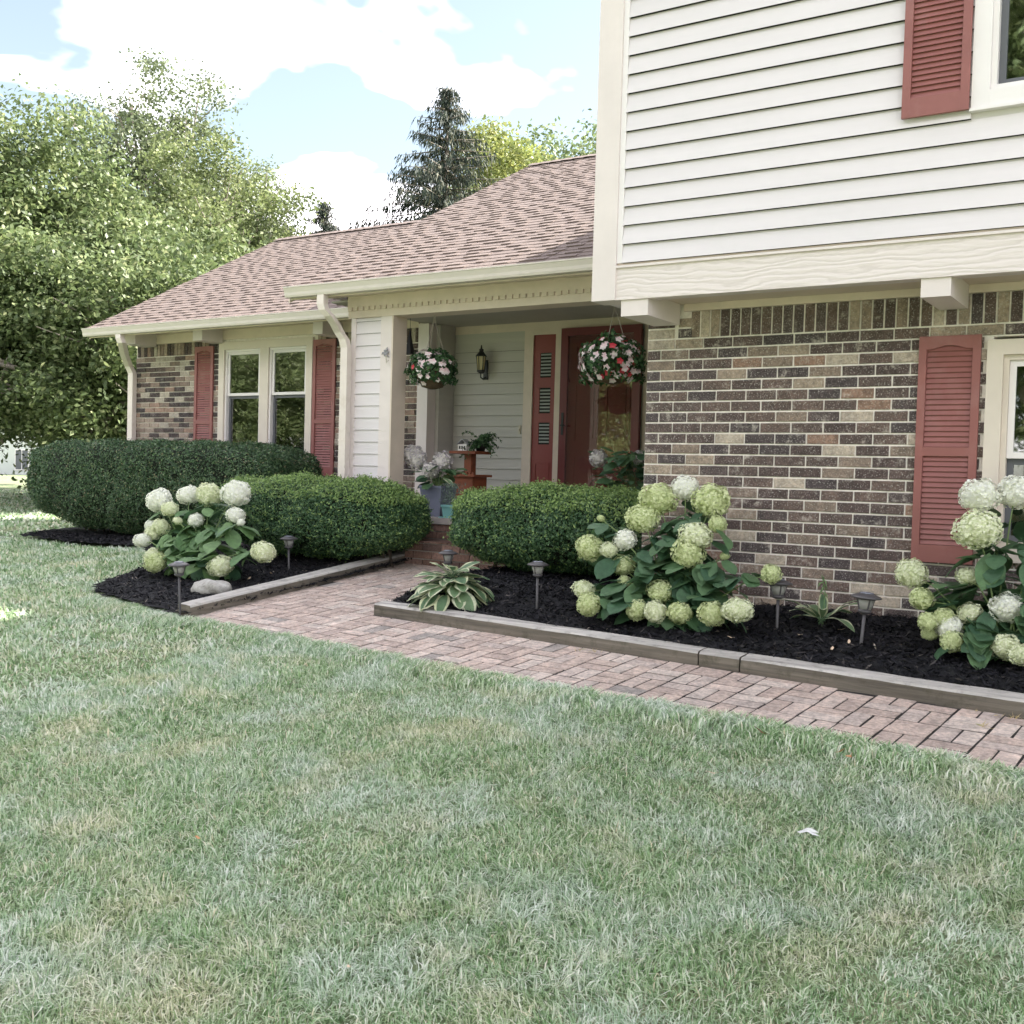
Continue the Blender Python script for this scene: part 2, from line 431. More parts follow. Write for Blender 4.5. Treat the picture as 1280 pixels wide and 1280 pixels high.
def grass_material():
    m, n, l, b = new_mat('grass blades')
    green = ramp(n, [(0, (.12, .22, .085)), (.18, (.22, .36, .15)), (.40, (.37, .52, .28)), (.62, (.53, .65, .42)), (.80, (.71, .77, .58)), (.92, (.87, .88, .76)), (1, (.78, .68, .48))]); l.new(rand_out(n, 'isl'), green.inputs[0])
    dry = ramp(n, [(0, (.30, .40, .18)), (.3, (.58, .60, .38)), (.6, (.82, .76, .56)), (1, (.93, .88, .74))]); l.new(rand_out(n, 'isl'), dry.inputs[0])
    silver = ramp(n, [(0, (.25, .38, .22)), (.35, (.50, .62, .45)), (.7, (.74, .80, .69)), (1, (.92, .93, .88))]); l.new(rand_out(n, 'isl'), silver.inputs[0])
    t1 = pos_noise(n, l, 1.9, 4, .65); r1 = ramp(n, [(.52, (0, 0, 0)), (.68, (.75, .75, .75))]); l.new(t1.outputs['Fac'], r1.inputs[0])
    t2 = pos_noise(n, l, 2.1, 4, .65, stretch=(1, 1, 1.01)); 
    mp = n.new('ShaderNodeMapping'); mp.inputs['Location'].default_value = (31, 17, 5)
    l.new(n.new('ShaderNodeNewGeometry').outputs['Position'], mp.inputs[0]); l.new(mp.outputs[0], t2.inputs['Vector'])
    r2 = ramp(n, [(.47, (0, 0, 0)), (.62, (.95, .95, .95))]); l.new(t2.outputs['Fac'], r2.inputs[0])
    c = mixc(n, l, r2.outputs[0], green.outputs[0], silver.outputs[0])
    c = mixc(n, l, r1.outputs[0], c, dry.outputs[0])
    l.new(c, b.inputs['Base Color']); b.inputs['Roughness'].default_value = .5
    b.inputs['Specular IOR Level'].default_value = .35
    tr = n.new('ShaderNodeBsdfTranslucent'); l.new(c, tr.inputs['Color'])
    mx = n.new('ShaderNodeMixShader'); mx.inputs[0].default_value = .36
    l.new(b.outputs[0], mx.inputs[1]); l.new(tr.outputs[0], mx.inputs[2])
    l.new(mx.outputs[0], n['Material Output'].inputs['Surface'])
    return m
M_GRASS = grass_material()
def lawn_material():
    m, n, l, b = new_mat('lawn floor')
    t = pos_noise(n, l, 1.1, 6, .65); r = ramp(n, [(.3, (.12, .17, .08)), (.5, (.19, .24, .12)), (.68, (.30, .30, .18)), (.8, (.38, .34, .22))]); l.new(t.outputs['Fac'], r.inputs[0])
    t2 = pos_noise(n, l, 45, 5, .7); r2 = ramp(n, [(.3, (.6, .6, .6)), (.7, (1.3, 1.3, 1.3))]); l.new(t2.outputs['Fac'], r2.inputs[0])
    l.new(mixc(n, l, 1.0, r.outputs[0], r2.outputs[0], 'MULTIPLY'), b.inputs['Base Color']); b.inputs['Roughness'].default_value = .95
    add_bump(n, l, b, t2.outputs['Fac'], .8, .03)
    return m
M_LAWN = lawn_material()

# ================================================================== GROUND
def grid_sheet(xs, ys, fn, mask=None):
    X, Y = np.meshgrid(xs, ys, indexing='ij')
    Z = fn(X, Y)
    V = np.stack([X, Y, Z], -1).reshape(-1, 3)
    nx, ny = len(xs), len(ys)
    i, j = np.meshgrid(np.arange(nx - 1), np.arange(ny - 1), indexing='ij')
    a = (i * ny + j).ravel()
    idx = np.stack([a, a + ny, a + ny + 1, a + 1], -1)
    if mask is not None:
        c = V[idx].mean(1); idx = idx[mask(c[:, 0], c[:, 1])]
    return V, idx
xs = np.unique(np.concatenate([np.linspace(-400, -40, 10), np.linspace(-40, 14, 109), np.linspace(14, 400, 10)]))
ys = np.unique(np.concatenate([np.linspace(-400, -30, 10), np.linspace(-30, 24, 109), np.linspace(24, 600, 16)]))
V, idx = grid_sheet(xs, ys, gz)
lawn = tag(link('ground', np_mesh('ground', V, 4, M_LAWN, idx, True)), kind='structure')

# --- outline of the planting beds and the lawn edge
def lawn_edge(x):          # where the turf meets the brick path
    return np.interp(x, [-7.4, -6.9, -6.3, -5.62, -3.23, -1.74, -.62, 3, 9], [5.39, 5.27, 5.12, 5.09, 4.85, 4.77, 4.64, 4.25, 3.6])
def bed_left_edge(y):      # west rim of the left bed
    return np.interp(y, [5.17, 5.39, 5.6, 5.91, 6.14, 6.8, 7.6, 7.95, 9.8], [-6.2, -7.4, -7.68, -7.86, -7.93, -8.5, -9.6, -12.4, -13.3])
def is_left_bed(x, y):
    return (x < -6.05) & (x > bed_left_edge(y)) & (y > 5.17) & (y < 9.8) & (y > lawn_edge(np.minimum(x, -6.1)))
def is_lawn(x, y):
    house = ((y > 7.9) & (x > -7.6)) | ((y > 9.7) & (x > -12.7) & (y < 18))
    path = (y > lawn_edge(x) + .012 * np.sin(x * 31)) & (x > -6.2)
    return ~house & ~path & ~is_left_bed(x, y)

def bumps(x, y, a=.012):
    return a * (np.sin(x * 23 + 3 * np.sin(y * 11)) * np.sin(y * 19 + 2 * np.sin(x * 7)) + .6 * np.sin(x * 51 + y * 37) * np.sin(y * 47 - x * 29))
# left bed
V, idx = grid_sheet(np.arange(-14.3, -6.0, .06), np.arange(5.1, 9.82, .06), lambda x, y: mulch_l(x, y) + bumps(x, y), is_left_bed)
tag(link('mulch_bed', np_mesh('mulch_bed', V, 4, M_MULCH, idx, True)), 'black shredded mulch bed under the clipped hedges left of the brick walk', 'mulch', kind='structure')
# right bed
def is_right_bed(x, y):
    return (x > -4.93) & (y > tim_y(x) + .12) & (y < np.where(x < -3.25, 8.0, 6.6))
V, idx = grid_sheet(np.arange(-4.93, 4.6, .05), np.arange(4.9, 8.05, .05), lambda x, y: mulch_r(x, y) + bumps(x, y), is_right_bed)
tag(link('mulch_bed', np_mesh('mulch_bed', V, 4, M_MULCH, idx, True)), 'black shredded mulch bed between the brick wall and the edging timbers', 'mulch', kind='structure')
# shredded chips on both beds
def chips(n, x0, x1, y0, y1, test, zf):
    x = rng.uniform(x0, x1, n * 4); y = rng.uniform(y0, y1, n * 4)
    k = test(x, y); x = x[k][:n]; y = y[k][:n]
    P = np.stack([x, y, zf(x, y) + bumps(x, y) + rng.uniform(.001, .013, len(x))], 1)
    N = unit(np.stack([rng.normal(0, .55, len(x)), rng.normal(0, .55, len(x)), np.ones(len(x))], 1))
    return leaf_quads(P, N, rng.uniform(.02, .075, len(x)), rng.uniform(.005, .016, len(x)), .12)
V = np.concatenate([chips(30000, -4.93, 2.0, 4.9, 8.0, is_right_bed, mulch_r), chips(24000, -13.4, -6.0, 5.1, 8.5, is_left_bed, mulch_l)])
tag(link('mulch_chips', np_mesh('mulch_chips', V, 4, M_CHIP)), 'loose black shredded mulch lying over both beds', 'mulch', kind='stuff')

# --- brick path: joint bed, then basket-weave pavers
TH = -.075
cT, sT = math.cos(TH), math.sin(TH)
PO = Vector((-4.93, 5.83, 0))
def grid2w(a, b): return PO.x + a * cT - b * sT, PO.y + a * sT + b * cT
def path_area(x, y, pad=0):
    front = (y < tim_y(x) + .01) & (y > lawn_edge(x) + pad) & (x > -6.15)
    walk = (x > -6.15) & (x < -4.9) & (y >= tim_y(x) - .2) & (y < 7.86)
    return front | walk
V, idx = grid_sheet(np.arange(-6.25, 4.6, .05), np.arange(3.6, 7.95, .05), lambda x, y: gz(x, y) + .0185, lambda x, y: path_area(x, y, -.02))
path = tag(link('path', np_mesh('path', V, 4, M_SAND, idx, True)), 'reddish basket-weave brick path along the edging timbers to the porch', 'path', kind='structure')
def chamfer_box(lx, ly, lz, c=.004, jit=0):
    """block with a bevelled top (z up), origin at the middle of its bottom"""
    m = MB(); v = []
    for z, k in ((0, 0), (lz - c, 0), (lz, c)):
        for sx, sy in ((-1, -1), (1, -1), (1, 1), (-1, 1)):
            v.append((sx * (lx / 2 - k) + random.uniform(-jit, jit), sy * (ly / 2 - k) + random.uniform(-jit, jit), z))
    m.v = v
    for r_ in (0, 4):
        for k in range(4):
            a = r_ + k; b = r_ + (k + 1) % 4
            m.f.append((a, b, b + 4, a + 4)); m.m.append(0)
    m.f.append((8, 9, 10, 11)); m.m.append(0)
    return m
PV = [chamfer_box(.186, .0875, .026, .0022, .003) for _ in range(4)]
PVM = [p.mesh('paver', M_PAVER) for p in PV]
cand = []
U = .198
for i in range(-8, 50):
    for j in range(-12, 14):
        for k in range(2):
            if (i + j) % 2 == 0: a, b, rz = i * U + U / 2, j * U + U * (.25 + .5 * k), 0
            else: a, b, rz = i * U + U * (.25 + .5 * k), j * U + U / 2, math.pi / 2
            x, y = grid2w(a, b)
            if bool(path_area(np.float64(x), np.float64(y), .0)):
                z = float(gz(x, y))
                q = Vector((x, y, z)); dd = q.dot(FW)
                uu = 640 + FPX * q.dot(RT) / dd if dd > .5 else 9e3
                vv = 640 - FPX * q.dot(UP) / dd if dd > .5 else 9e3
                vis = -30 < uu < 1310 and y > float(lawn_edge(x)) - .06
                cand.append((0 if vis else 1, q.length, x, y, z, rz))
cand.sort()
rest = MB()
for n_, (nv, d_, x, y, z, rz) in enumerate(cand):
    dz = random.uniform(-.0015, .0015) - .004
    rot = Euler((math.atan(.1) + random.uniform(-.006, .006), random.uniform(-.006, .006), 0)).to_matrix() @ Euler((0, 0, TH + rz + random.uniform(-.012, .012))).to_matrix()
    if n_ < 296:
        link('paver', PVM[n_ % 4], (x, y, z + dz), path, rot.to_euler())
    else:
        s_ = PV[n_ % 4]; n0 = len(rest.v)
        for v in s_.v: rest.v.append(tuple(rot @ Vector(v) + Vector((x, y, z + dz))))
        rest.f += [tuple(n0 + q for q in f) for f in s_.f]; rest.m += s_.m
if rest.v: tag(part('pavers', rest, M_PAVERS, path), kind='stuff')

# --- edging timbers
def timber(x0, x1, label, fn_y, left=False):
    """long weathered landscape timber with rounded shoulders, following the slope"""
    m = MB(); segs = max(2, int(abs(x1 - x0) / .12)); prof = [(0, -.03), (-.002, .05), (0, .092), (.009, .103), (.06, .108), (.122, .113), (.133, .104), (.137, -.03)]
    n = len(prof)
    for i in range(segs + 1):
        t = x0 + (x1 - x0) * i / segs
        for k, (a, b) in enumerate(prof):
            w = .0012 * math.sin(t * 5 + k * 2.1) + random.uniform(-.0016, .0016)
            if left: x, y = fn_y(t) - a, t
            else: x, y = t, fn_y(t) + a
            zb = float(gz(fn_y(t), t)) if left else float(gz(t, fn_y(t)))
            m.v.append((x + (0 if not left else w), y + (w if not left else 0), zb + b + w))
    for i in range(segs):
        for k in range(n - 1):
            a = i * n + k; q = (a, a + n, a + n + 1, a + 1)
            m.f.append(q if not left else q[::-1]); m.m.append(1 if k in (0, 1, 6) else 0)
    m.f.append(tuple(range(n))); m.m.append(1)
    m.f.append(tuple(range(segs * n, segs * n + n))[::-1]); m.m.append(1)
    o = part('landscape_timber', m, [M_TIMBY, M_TIMBSY] if left else [M_TIMB, M_TIMBS])
    return tag(o, label, 'timber', 'weathered timbers edging the beds')
timber(-4.93, -2.385, 'long weathered edging timber beside the variegated hosta', tim_y)
timber(-2.375, -2.135, 'short weathered timber block fitted between two long edging timbers', tim_y)
timber(-2.125, .55, 'long weathered edging timber in front of the solar lights and red lower shutter', tim_y)
timber(.56, 3.2, 'long edging timber carrying on past the right-hand hydrangea', tim_y)
timber(5.19, 8.0, 'long weathered edging timber along the walk, beside the left mulch bed', lambda y: -6.055 - .035 * (y - 5.19), True)

# --- grass blades
def blades():
    out = []; tri = []
    def seg(n, xr, yr, dens_fn, wid, hgt):
        x = rng.uniform(*xr, n); y = rng.uniform(*yr, n)
        d = np.hypot(x, y)
        keep = is_lawn(x, y) & (rng.random(n) < dens_fn(x, y, d))
        # within a generous wedge around the view
        ang = np.degrees(np.arctan2(-x, y)) - 33
        keep &= ((ang < 38) & (ang > -62)) | (d < 2.6)
        x, y, d = x[keep], y[keep], d[keep]; n = len(x)
        # clumps: blades lean with a slowly turning direction
        cell = (np.floor(x * 11 + .8 * np.sin(y * 9)) * 7.13 + np.floor(y * 11 + .8 * np.sin(x * 7)) * 3.71)
        az = 6.28 * np.modf(np.abs(np.sin(cell * 12.9898)) * 437.5453)[0] + rng.normal(0, 1.25, n)
        lean = np.abs(rng.normal(.85, .55, n))
        h = hgt * rng.uniform(.45, 1.3, n) * (1 + .25 * np.sin(x * 3.1) * np.sin(y * 2.7))
        w = wid(d) * rng.uniform(.7, 1.3, n)
        b = np.stack([x, y, gz(x, y) - .006], 1)
        dirv = np.stack([np.cos(az), np.sin(az), np.zeros(n)], 1)
        tw = az + math.pi / 2 + rng.normal(0, .6, n)
        side = np.stack([np.cos(tw), np.sin(tw), np.zeros(n)], 1) * (w / 2)[:, None]
        up = np.array([0, 0, 1.0])
        m1 = b + dirv * (h * lean * .42)[:, None] + up * (h * .52)[:, None]
        t = b + dirv * (h * lean * 1.0)[:, None] + up * (h * (.98 - .33 * np.minimum(lean, 1.6)))[:, None]
        out.append(np.stack([b - side, b + side, m1 + side * .85, m1 - side * .85, t], 1))
    seg(790000, (-5.2, 2.9), (.7, 5.3), lambda x, y, d: np.clip(1.25 - .13 * d, .42, 1), lambda d: .0027 + .0005 * d, .042)
    seg(190000, (-12.5, -4.2), (1.5, 9.2), lambda x, y, d: np.clip(1.3 - .06 * d, .4, 1), lambda d: .004 + .0009 * d, .055)
    seg(60000, (-30, -12), (5, 24), lambda x, y, d: np.ones_like(x), lambda d: .02 + .001 * d, .07)
    # ragged turf overhanging the path edge
    n = 27000; x = rng.uniform(-7.4, 2.9, n); y = lawn_edge(x) + .015 - np.abs(rng.normal(0, .08, n)) + .03 * np.sin(x * 9) * np.sin(x * 23)
    az = math.pi / 2 + rng.normal(0, .8, n); h = rng.uniform(.04, .085, n)
    b = np.stack([x, y, gz(x, y) - .004], 1); dirv = np.stack([np.cos(az), np.sin(az), 0 * x], 1)
    side = np.stack([np.sin(az), -np.cos(az), 0 * x], 1) * .0035
    m1 = b + dirv * (h * .3)[:, None] + np.array([0, 0, 1.]) * (h * .6)[:, None]; t = b + dirv * (h * .85)[:, None] + np.array([0, 0, 1.]) * (h * .75)[:, None]
    out.append(np.stack([b - side, b + side, m1 + side * .85, m1 - side * .85, t], 1))
    A = np.concatenate(out)
    return A
A = blades()
nb = len(A)
Vg = A.reshape(-1, 3)
me = bpy.data.meshes.new('grass')
me.vertices.add(nb * 5); me.vertices.foreach_set('co', Vg.astype(np.float32).ravel())
base = (np.arange(nb) * 5)[:, None]
lp = np.concatenate([base + np.array([0, 1, 2, 3]), base + np.array([3, 2, 4])], 1).astype(np.int32)
me.loops.add(nb * 7); me.loops.foreach_set('vertex_index', lp.ravel())
ls = (np.arange(nb) * 7)[:, None] + np.array([0, 4])
me.polygons.add(nb * 2); me.polygons.foreach_set('loop_start', ls.astype(np.int32).ravel())
me.update(calc_edges=True); me.materials.append(M_GRASS)
tag(link('grass', me), 'mown lawn grass with dry straw-coloured and silvery patches', 'grass', kind='stuff')

# ================================================================== HOUSE
Y0, YU, YL, YP, YB = 6.6, 6.1, 9.8, 8.07, 10.19
XC = -3.245                                     # left corner of the lower brick wall
house = thing('house', 'split-level brick and white-sided house with brick-red shutters', 'house', (-4.5, 9.8, -.75))

# ---- lower right brick wall
def brick_proto(lx, lz, d=.0085, c=.003):
    m = MB(); v = []
    for y, k in ((.0, 0), (-d + c, 0), (-d, c)):
        for sx, sz in ((-1, -1), (1, -1), (1, 1), (-1, 1)):
            v.append((sx * (lx / 2 - k) + random.uniform(-.0012, .0012), y, sz * (lz / 2 - k) + random.uniform(-.001, .001)))
    m.v = v
    for r_ in (0, 4):
        for k in range(4):
            a = r_ + k; b = r_ + (k + 1) % 4
            m.f.append((a, b, b + 4, a + 4)); m.m.append(0)
    m.f.append((8, 9, 10, 11)); m.m.append(0)
    return m
LP, CP = .2, .0686
B_FULL = [brick_proto(.1895, .058) for _ in range(4)]
B_FULLM = [b.mesh('brick', MB_BRICK) for b in B_FULL]
B_SOLD = [brick_proto(.058, .168) for _ in range(3)]
B_SOLDM = [b.mesh('brick', MB_BRICK) for b in B_SOLD]
ZS0, ZS1 = .938, 1.107
wall_bg = MB().box(XC + .002, -1.10, Y0, Y0 + .12, -1.2, 1.16).box(.14, 4.4, Y0, Y0 + .12, -1.2, 1.16).box(-1.10, .14, Y0, Y0 + .12, .86, 1.16).box(-1.10, .14, Y0, Y0 + .12, -1.2, -.42)
brick_wall = part('brick_wall', wall_bg, M_MORTAR, house)
WIN0 = (-1.126, .166, -.40, .84)               # lower window opening x0,x1,z0,z1
rest = MB(); cnt = 0
def place_brick(x, z, sx, soldier=False, rot=0.0):
    global cnt
    protos, meshes = (B_SOLD, B_SOLDM) if soldier else (B_FULL, B_FULLM)
    k = random.randrange(len(protos))
    yj = Y0 + random.uniform(-.002, .002)
    if x < -1.1 and cnt < 298 and z > -.85:
        link('brick', meshes[k], (x, yj, z), brick_wall, None, (sx, 1, 1)); cnt += 1
    else:
        n0 = len(rest.v); rest.v.extend([(v[0] * sx + x, v[1] + yj, v[2] + z) for v in protos[k].v])
        rest.f.extend([tuple(n0 + q for q in f) for f in protos[k].f]); rest.m.extend(protos[k].m)
for c in range(0, 30):
    z = ZS0 - .005 - CP * (c + .5)
    if z < -1.1: break
    off = 0 if c % 2 == 0 else .5
    xb = XC
    first = True
    while xb < 4.3:
        ln = LP * (.5 if (first and c % 2) else 1)
        first = False
        x0, x1 = xb, xb + ln; xb += ln
        if WIN0[2] < z < WIN0[3]:
            if x1 > WIN0[0] and x0 < WIN0[1]:
                if x0 < WIN0[0] - .03: x1 = WIN0[0] + .005
                elif x1 > WIN0[1] + .03: x0 = WIN0[1] - .005
                else: continue
        place_brick((x0 + x1) / 2, z, (x1 - x0 - .0105) / .1895)
x = XC + .34
while x < 4.3:
    place_brick(x, (ZS0 + ZS1) / 2, 1, True); x += .0685
for c in range(2):
    place_brick(XC + .1, ZS0 + .03 + c * CP, 1); place_brick(XC + .27, ZS0 + .03 + c * CP, .5)
tag(part('brickwork', rest, MB_BRICKS, brick_wall), kind='stuff')
# return of the brick wall towards the porch (faces the door)
ret = part('brick_wall', MB().box(XC, XC + .1, Y0 + .121, YB, -1.0, 1.7), M_MORTAR, house)
rest = MB()
for c in range(40):
    z = 1.68 - CP * (c + .5)
    y = Y0 + .02 + (0 if c % 2 else .1)
    while y < YB:
        rest.box(XC - .011, XC + .01, y + .005, y + .195, z - .029, z + .029); y += .2
tag(part('brickwork', rest, MB_BRICKS, ret), kind='stuff')

# ---- upper storey
SE = .116
def siding_board(name, x0, x1, z0, e, Yf, parent, mat, out=.027):
    m = MB()
    # front face slants out towards its lower lip, lip turns under
    g_ = .020                                   # groove under the lip; a near-black strip behind it paints the shadow line
    m.quad((x0, Yf - out, z0), (x1, Yf - out, z0), (x1, Yf - out + .001, z0 + .004), (x0, Yf - out + .001, z0 + .004))
    m.quad((x0, Yf - out + .001, z0 + .004), (x1, Yf - out + .001, z0 + .004), (x1, Yf - .006, z0 + e - .001), (x0, Yf - .006, z0 + e - .001))
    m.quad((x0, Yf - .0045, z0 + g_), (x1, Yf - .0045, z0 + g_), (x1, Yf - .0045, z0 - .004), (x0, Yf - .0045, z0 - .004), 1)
    m.quad((x0, Yf - out + .003, z0 + g_), (x1, Yf - out + .003, z0 + g_), (x1, Yf - out, z0), (x0, Yf - out, z0))
    m.quad((x0, Yf - .003, z0), (x0, Yf - out, z0), (x0, Yf - .003, z0 + e), (x0, Yf - .0028, z0 + e))
    m.quad((x1, Yf - out, z0), (x1, Yf - .003, z0), (x1, Yf - .0028, z0 + e), (x1, Yf - .003, z0 + e))
    return part(name, m, [mat, M_LAPSHADE], parent)
XU0, XU1 = -3.37, 4.4
ZU0, ZU1 = 1.349, 3.55
upw = part('upper_wall', MB().box(XU0, -1.13, YU, YU + .12, ZU0 - .22, ZU1).box(.17, XU1, YU, YU + .12, ZU0 - .22, ZU1).box(-1.1299, .1699, YU, YU + .12, ZU0 - .22, 2.01).box(-1.1299, .1699, YU, YU + .12, 3.21, ZU1).box(XU0, XU0 + .1, YU + .121, 12.9, ZU0 - .22, ZU1).box(XU1 - .1, XU1, YU + .121, 12.9, -1, ZU1).box(XU0 + .101, XU1 - .101, 12.8, 12.9, -1, ZU1), M_SIDING, house)
UW = (-1.17, .21, 1.975, 3.25)                  # upper window outer casing
i = 0
while ZU0 + i * SE < ZU1 - .02:
    z = ZU0 + i * SE
    if z + SE * .8 > UW[2] and z < UW[3]:
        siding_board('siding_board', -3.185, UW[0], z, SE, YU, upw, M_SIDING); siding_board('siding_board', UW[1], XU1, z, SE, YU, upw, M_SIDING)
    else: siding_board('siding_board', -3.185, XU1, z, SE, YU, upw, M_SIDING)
    i += 1
part('corner_board', MB().box(-3.387, -3.222, YU - .035, YU + .14, 1.121, ZU1), M_TRIMW, house)
part('corner_trim', MB().box(-3.2215, -3.186, YU - .022, YU + .02, 1.349, ZU1), M_SASH, house)
part('fascia_beam', MB().box(-3.2215, XU1, YU - .02, YU + .06, 1.121, 1.318), M_BEAM, house)
part('drip_moulding', MB().box(-3.2215, XU1, YU - .034, YU + .0, 1.3185, 1.333), M_TRIMW, house)
part('drip_moulding', MB().box(-3.2215, XU1, YU - .010, YU + .0, 1.3335, 1.3485), M_TRIM, house)
part('soffit', MB().box(-3.37, XU1, YU + .061, 6.72, 1.155, 1.17), M_TRIM, house)
part('frieze_board', MB().box(-2.98, XU1, Y0 - .03, Y0 - .002, 1.108, 1.154), M_TRIM, house)
def bracket(xa, xb):
    m = MB(); y0, y1, za, zb = YU + .0, Y0 - .031, 1.02, 1.154
    m.box(xa, xb, YU + .061, y1, za, zb); m.box(xa, xb, YU - .006, YU + .0605, za, 1.1205)
    part('bracket', m, M_TRIMW, house)
bracket(-3.19, -3.005); bracket(-1.39, -1.237); bracket(.5, .653); bracket(2.4, 2.553)
# gable roof over the upper storey (ridge runs front to back)
m = MB(); xm = (XU0 + XU1) / 2; ze = 3.52; zr = ze + .5 * (xm - XU0 + .33)
for s_, xe in ((-1, XU0 - .33), (1, XU1 + .33)):
    m.hexa([(xe, 5.75, ze), (xm, 5.75, zr), (xm, 13.3, zr), (xe, 13.3, ze), (xe, 5.75, ze + .14), (xm, 5.75, zr + .14), (xm, 13.3, zr + .14), (xe, 13.3, ze + .14)] if s_ < 0 else
           [(xm, 5.75, zr), (xe, 5.75, ze), (xe, 13.3, ze), (xm, 13.3, zr), (xm, 5.75, zr + .14), (xe, 5.75, ze + .14), (xe, 13.3, ze + .14), (xm, 13.3, zr + .14)])
part('upper_roof', m, M_DECK, house)
m = MB(); m.poly([(XU0, YU, ZU1 + .001), (XU1, YU, ZU1 + .001), (xm, YU, zr - .02)]); m.poly([(XU0, 12.9, ZU1), (xm, 12.9, zr - .02), (XU1, 12.9, ZU1)])
part('gable_wall', m, M_SIDING, house)

# ---- windows
def rect_ring(m, x0, x1, z0, z1, w, y0, y1, mi=0, wb=None):
    wb = w if wb is None else wb
    m.box(x0, x0 + w, y0, y1, z0, z1, mi); m.box(x1 - w, x1, y0, y1, z0, z1, mi)
    m.box(x0 + w + .0002, x1 - w - .0002, y0, y1, z1 - w, z1, mi); m.box(x0 + w + .0002, x1 - w - .0002, y0, y1, z0, z0 + wb, mi)
def window(x0, x1, z0, z1, Yw, casing, cw, cmat, zmeet, double=False, blind=True, label=None):
    w = part('window', (lambda m: (rect_ring(m, x0, x1, z0, z1, cw, Yw - .035, Yw + .06), m)[1])(MB()), cmat, house)
    lights = [(x0 + cw, x1 - cw)]
    if double:
        xm_ = (x0 + x1) / 2; mw = .075
        part('mullion', MB().box(xm_ - mw, xm_ + mw, Yw - .03, Yw + .06, z0 + cw + .0003, z1 - cw - .0003), cmat, w)
        lights = [(x0 + cw, xm_ - mw), (xm_ + mw, x1 - cw)]
    for a, b in lights:
        a += .0005; b -= .0005; zt, zb = z1 - cw - .0005, z0 + cw + .0005
        part('jamb', (lambda m: (rect_ring(m, a, b, zb, zt, .028, Yw - .008, Yw + .1), m)[1])(MB()), M_SASH if not label else M_FRAMEB, w)
        a += .029; b -= .029; zt -= .029; zb += .029
        us = part('sash', (lambda m: (rect_ring(m, a, b, zmeet - .02, zt, .034, Yw + .012, Yw + .04), m)[1])(MB()), M_SASH, w)
        part('pane', MB().box(a + .034, b - .034, Yw + .022, Yw + .026, zmeet + .014, zt - .034), M_GLASS, w)
        ls_ = part('sash', (lambda m: (rect_ring(m, a, b, zb, zmeet - .021, .034, Yw + .041, Yw + .065), m)[1])(MB()), M_DARKF, w)
        part('pane', MB().box(a + .034, b - .034, Yw + .05, Yw + .054, zb + .034, zmeet - .055), M_GLASS, w)
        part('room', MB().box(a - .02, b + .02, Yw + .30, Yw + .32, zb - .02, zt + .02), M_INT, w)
        if blind:
            m = MB(); z = zt - .05
            while z > zb + .04:
                m.hexa([(a + .02, Yw + .09, z), (b - .02, Yw + .09, z), (b - .02, Yw + .112, z + .016), (a + .02, Yw + .112, z + .016),
                        (a + .02, Yw + .0885, z + .0015), (b - .02, Yw + .0885, z + .0015), (b - .02, Yw + .1105, z + .0175), (a + .02, Yw + .1105, z + .0175)])
                z -= .036
            tag(part('blind', m, M_BLIND, w), kind='stuff')
    return w
window(WIN0[0], WIN0[1], WIN0[2], WIN0[3], Y0, None, .085, M_FRAMEB, .20, blind=False, label=True)
window(UW[0], UW[1], UW[2], UW[3], YU, None, .088, M_SASH, 2.62, blind=False)
part('window_sill', MB().box(UW[0] - .004, UW[1] + .004, YU - .05, YU - .002, UW[2] - .014, UW[2] + .0), M_SASH, house)

# ---- shutters
def shutter(x0, x1, z0, z1, zmid, Ys, arched=True, label=None):
    st = .043 * (x1 - x0) / .335; d0, d1 = Ys - .034, Ys - .012
    m = MB(); m.box(x0, x0 + st, d0, d1, z0, z1); m.box(x1 - st, x1, d0, d1, z0, z1)
    rb, rt, rm = .10, .075, .05
    m.box(x0 + st + .0002, x1 - st - .0002, d0, d1, z0, z0 + rb); m.box(x0 + st + .0002, x1 - st - .0002, d0, d1, zmid - rm / 2, zmid + rm / 2)
    # arched top rail
    n = 8; xa, xb = x0 + st + .0002, x1 - st - .0002
    for k in range(n):
        ta, tb = k / n, (k + 1) / n
        f = lambda t: z1 - rt + .022 * max(0, math.sin(math.pi * min(max((t - .12) / .76, 0), 1))) ** 1.2
        xa_, xb_ = xa + (xb - xa) * ta, xa + (xb - xa) * tb
        m.hexa([(xa_, d0, f(ta)), (xb_, d0, f(tb)), (xb_, d1, f(tb)), (xa_, d1, f(ta)), (xa_, d0, z1), (xb_, d0, z1), (xb_, d1, z1), (xa_, d1, z1)])
    m.box(xa, xb, d1 + .0005, d1 + .004, z0 + rb - .01, z1 - .03)
    s = part('shutter', m, M_SHUT, house)
    if label: s['label'] = label
    sl = MB(); L_ = xb - xa - .001; p = .0295
    sl.hexa([(-L_ / 2, -.0135, -.012), (L_ / 2, -.0135, -.012), (L_ / 2, .0, -.0105), (-L_ / 2, .0, -.0105), (-L_ / 2, -.0035, .0115), (L_ / 2, -.0035, .0115), (L_ / 2, .0, .0115), (-L_ / 2, .0, .0115)])
    sme = sl.mesh('slat', M_SHUT)
    for za, zb in ((z0 + rb, zmid - rm / 2), (zmid + rm / 2, z1 - rt + .018)):
        nn = int((zb - za) / p)
        for k in range(nn):
            link('slat', sme, ((xa + xb) / 2, d1, za + (k + .5) * (zb - za) / nn), s)
shutter(-1.494, -1.159, -.425, .873, .212, Y0, label='brick-red louvred shutter beside the lower window')
shutter(.21, .545, -.425, .873, .212, Y0)
shutter(-1.515, -1.177, 1.972, 3.25, 2.66, YU - .024, label='brick-red louvred shutter on the white siding')
shutter(.22, .558, 1.972, 3.25, 2.66, YU - .024)

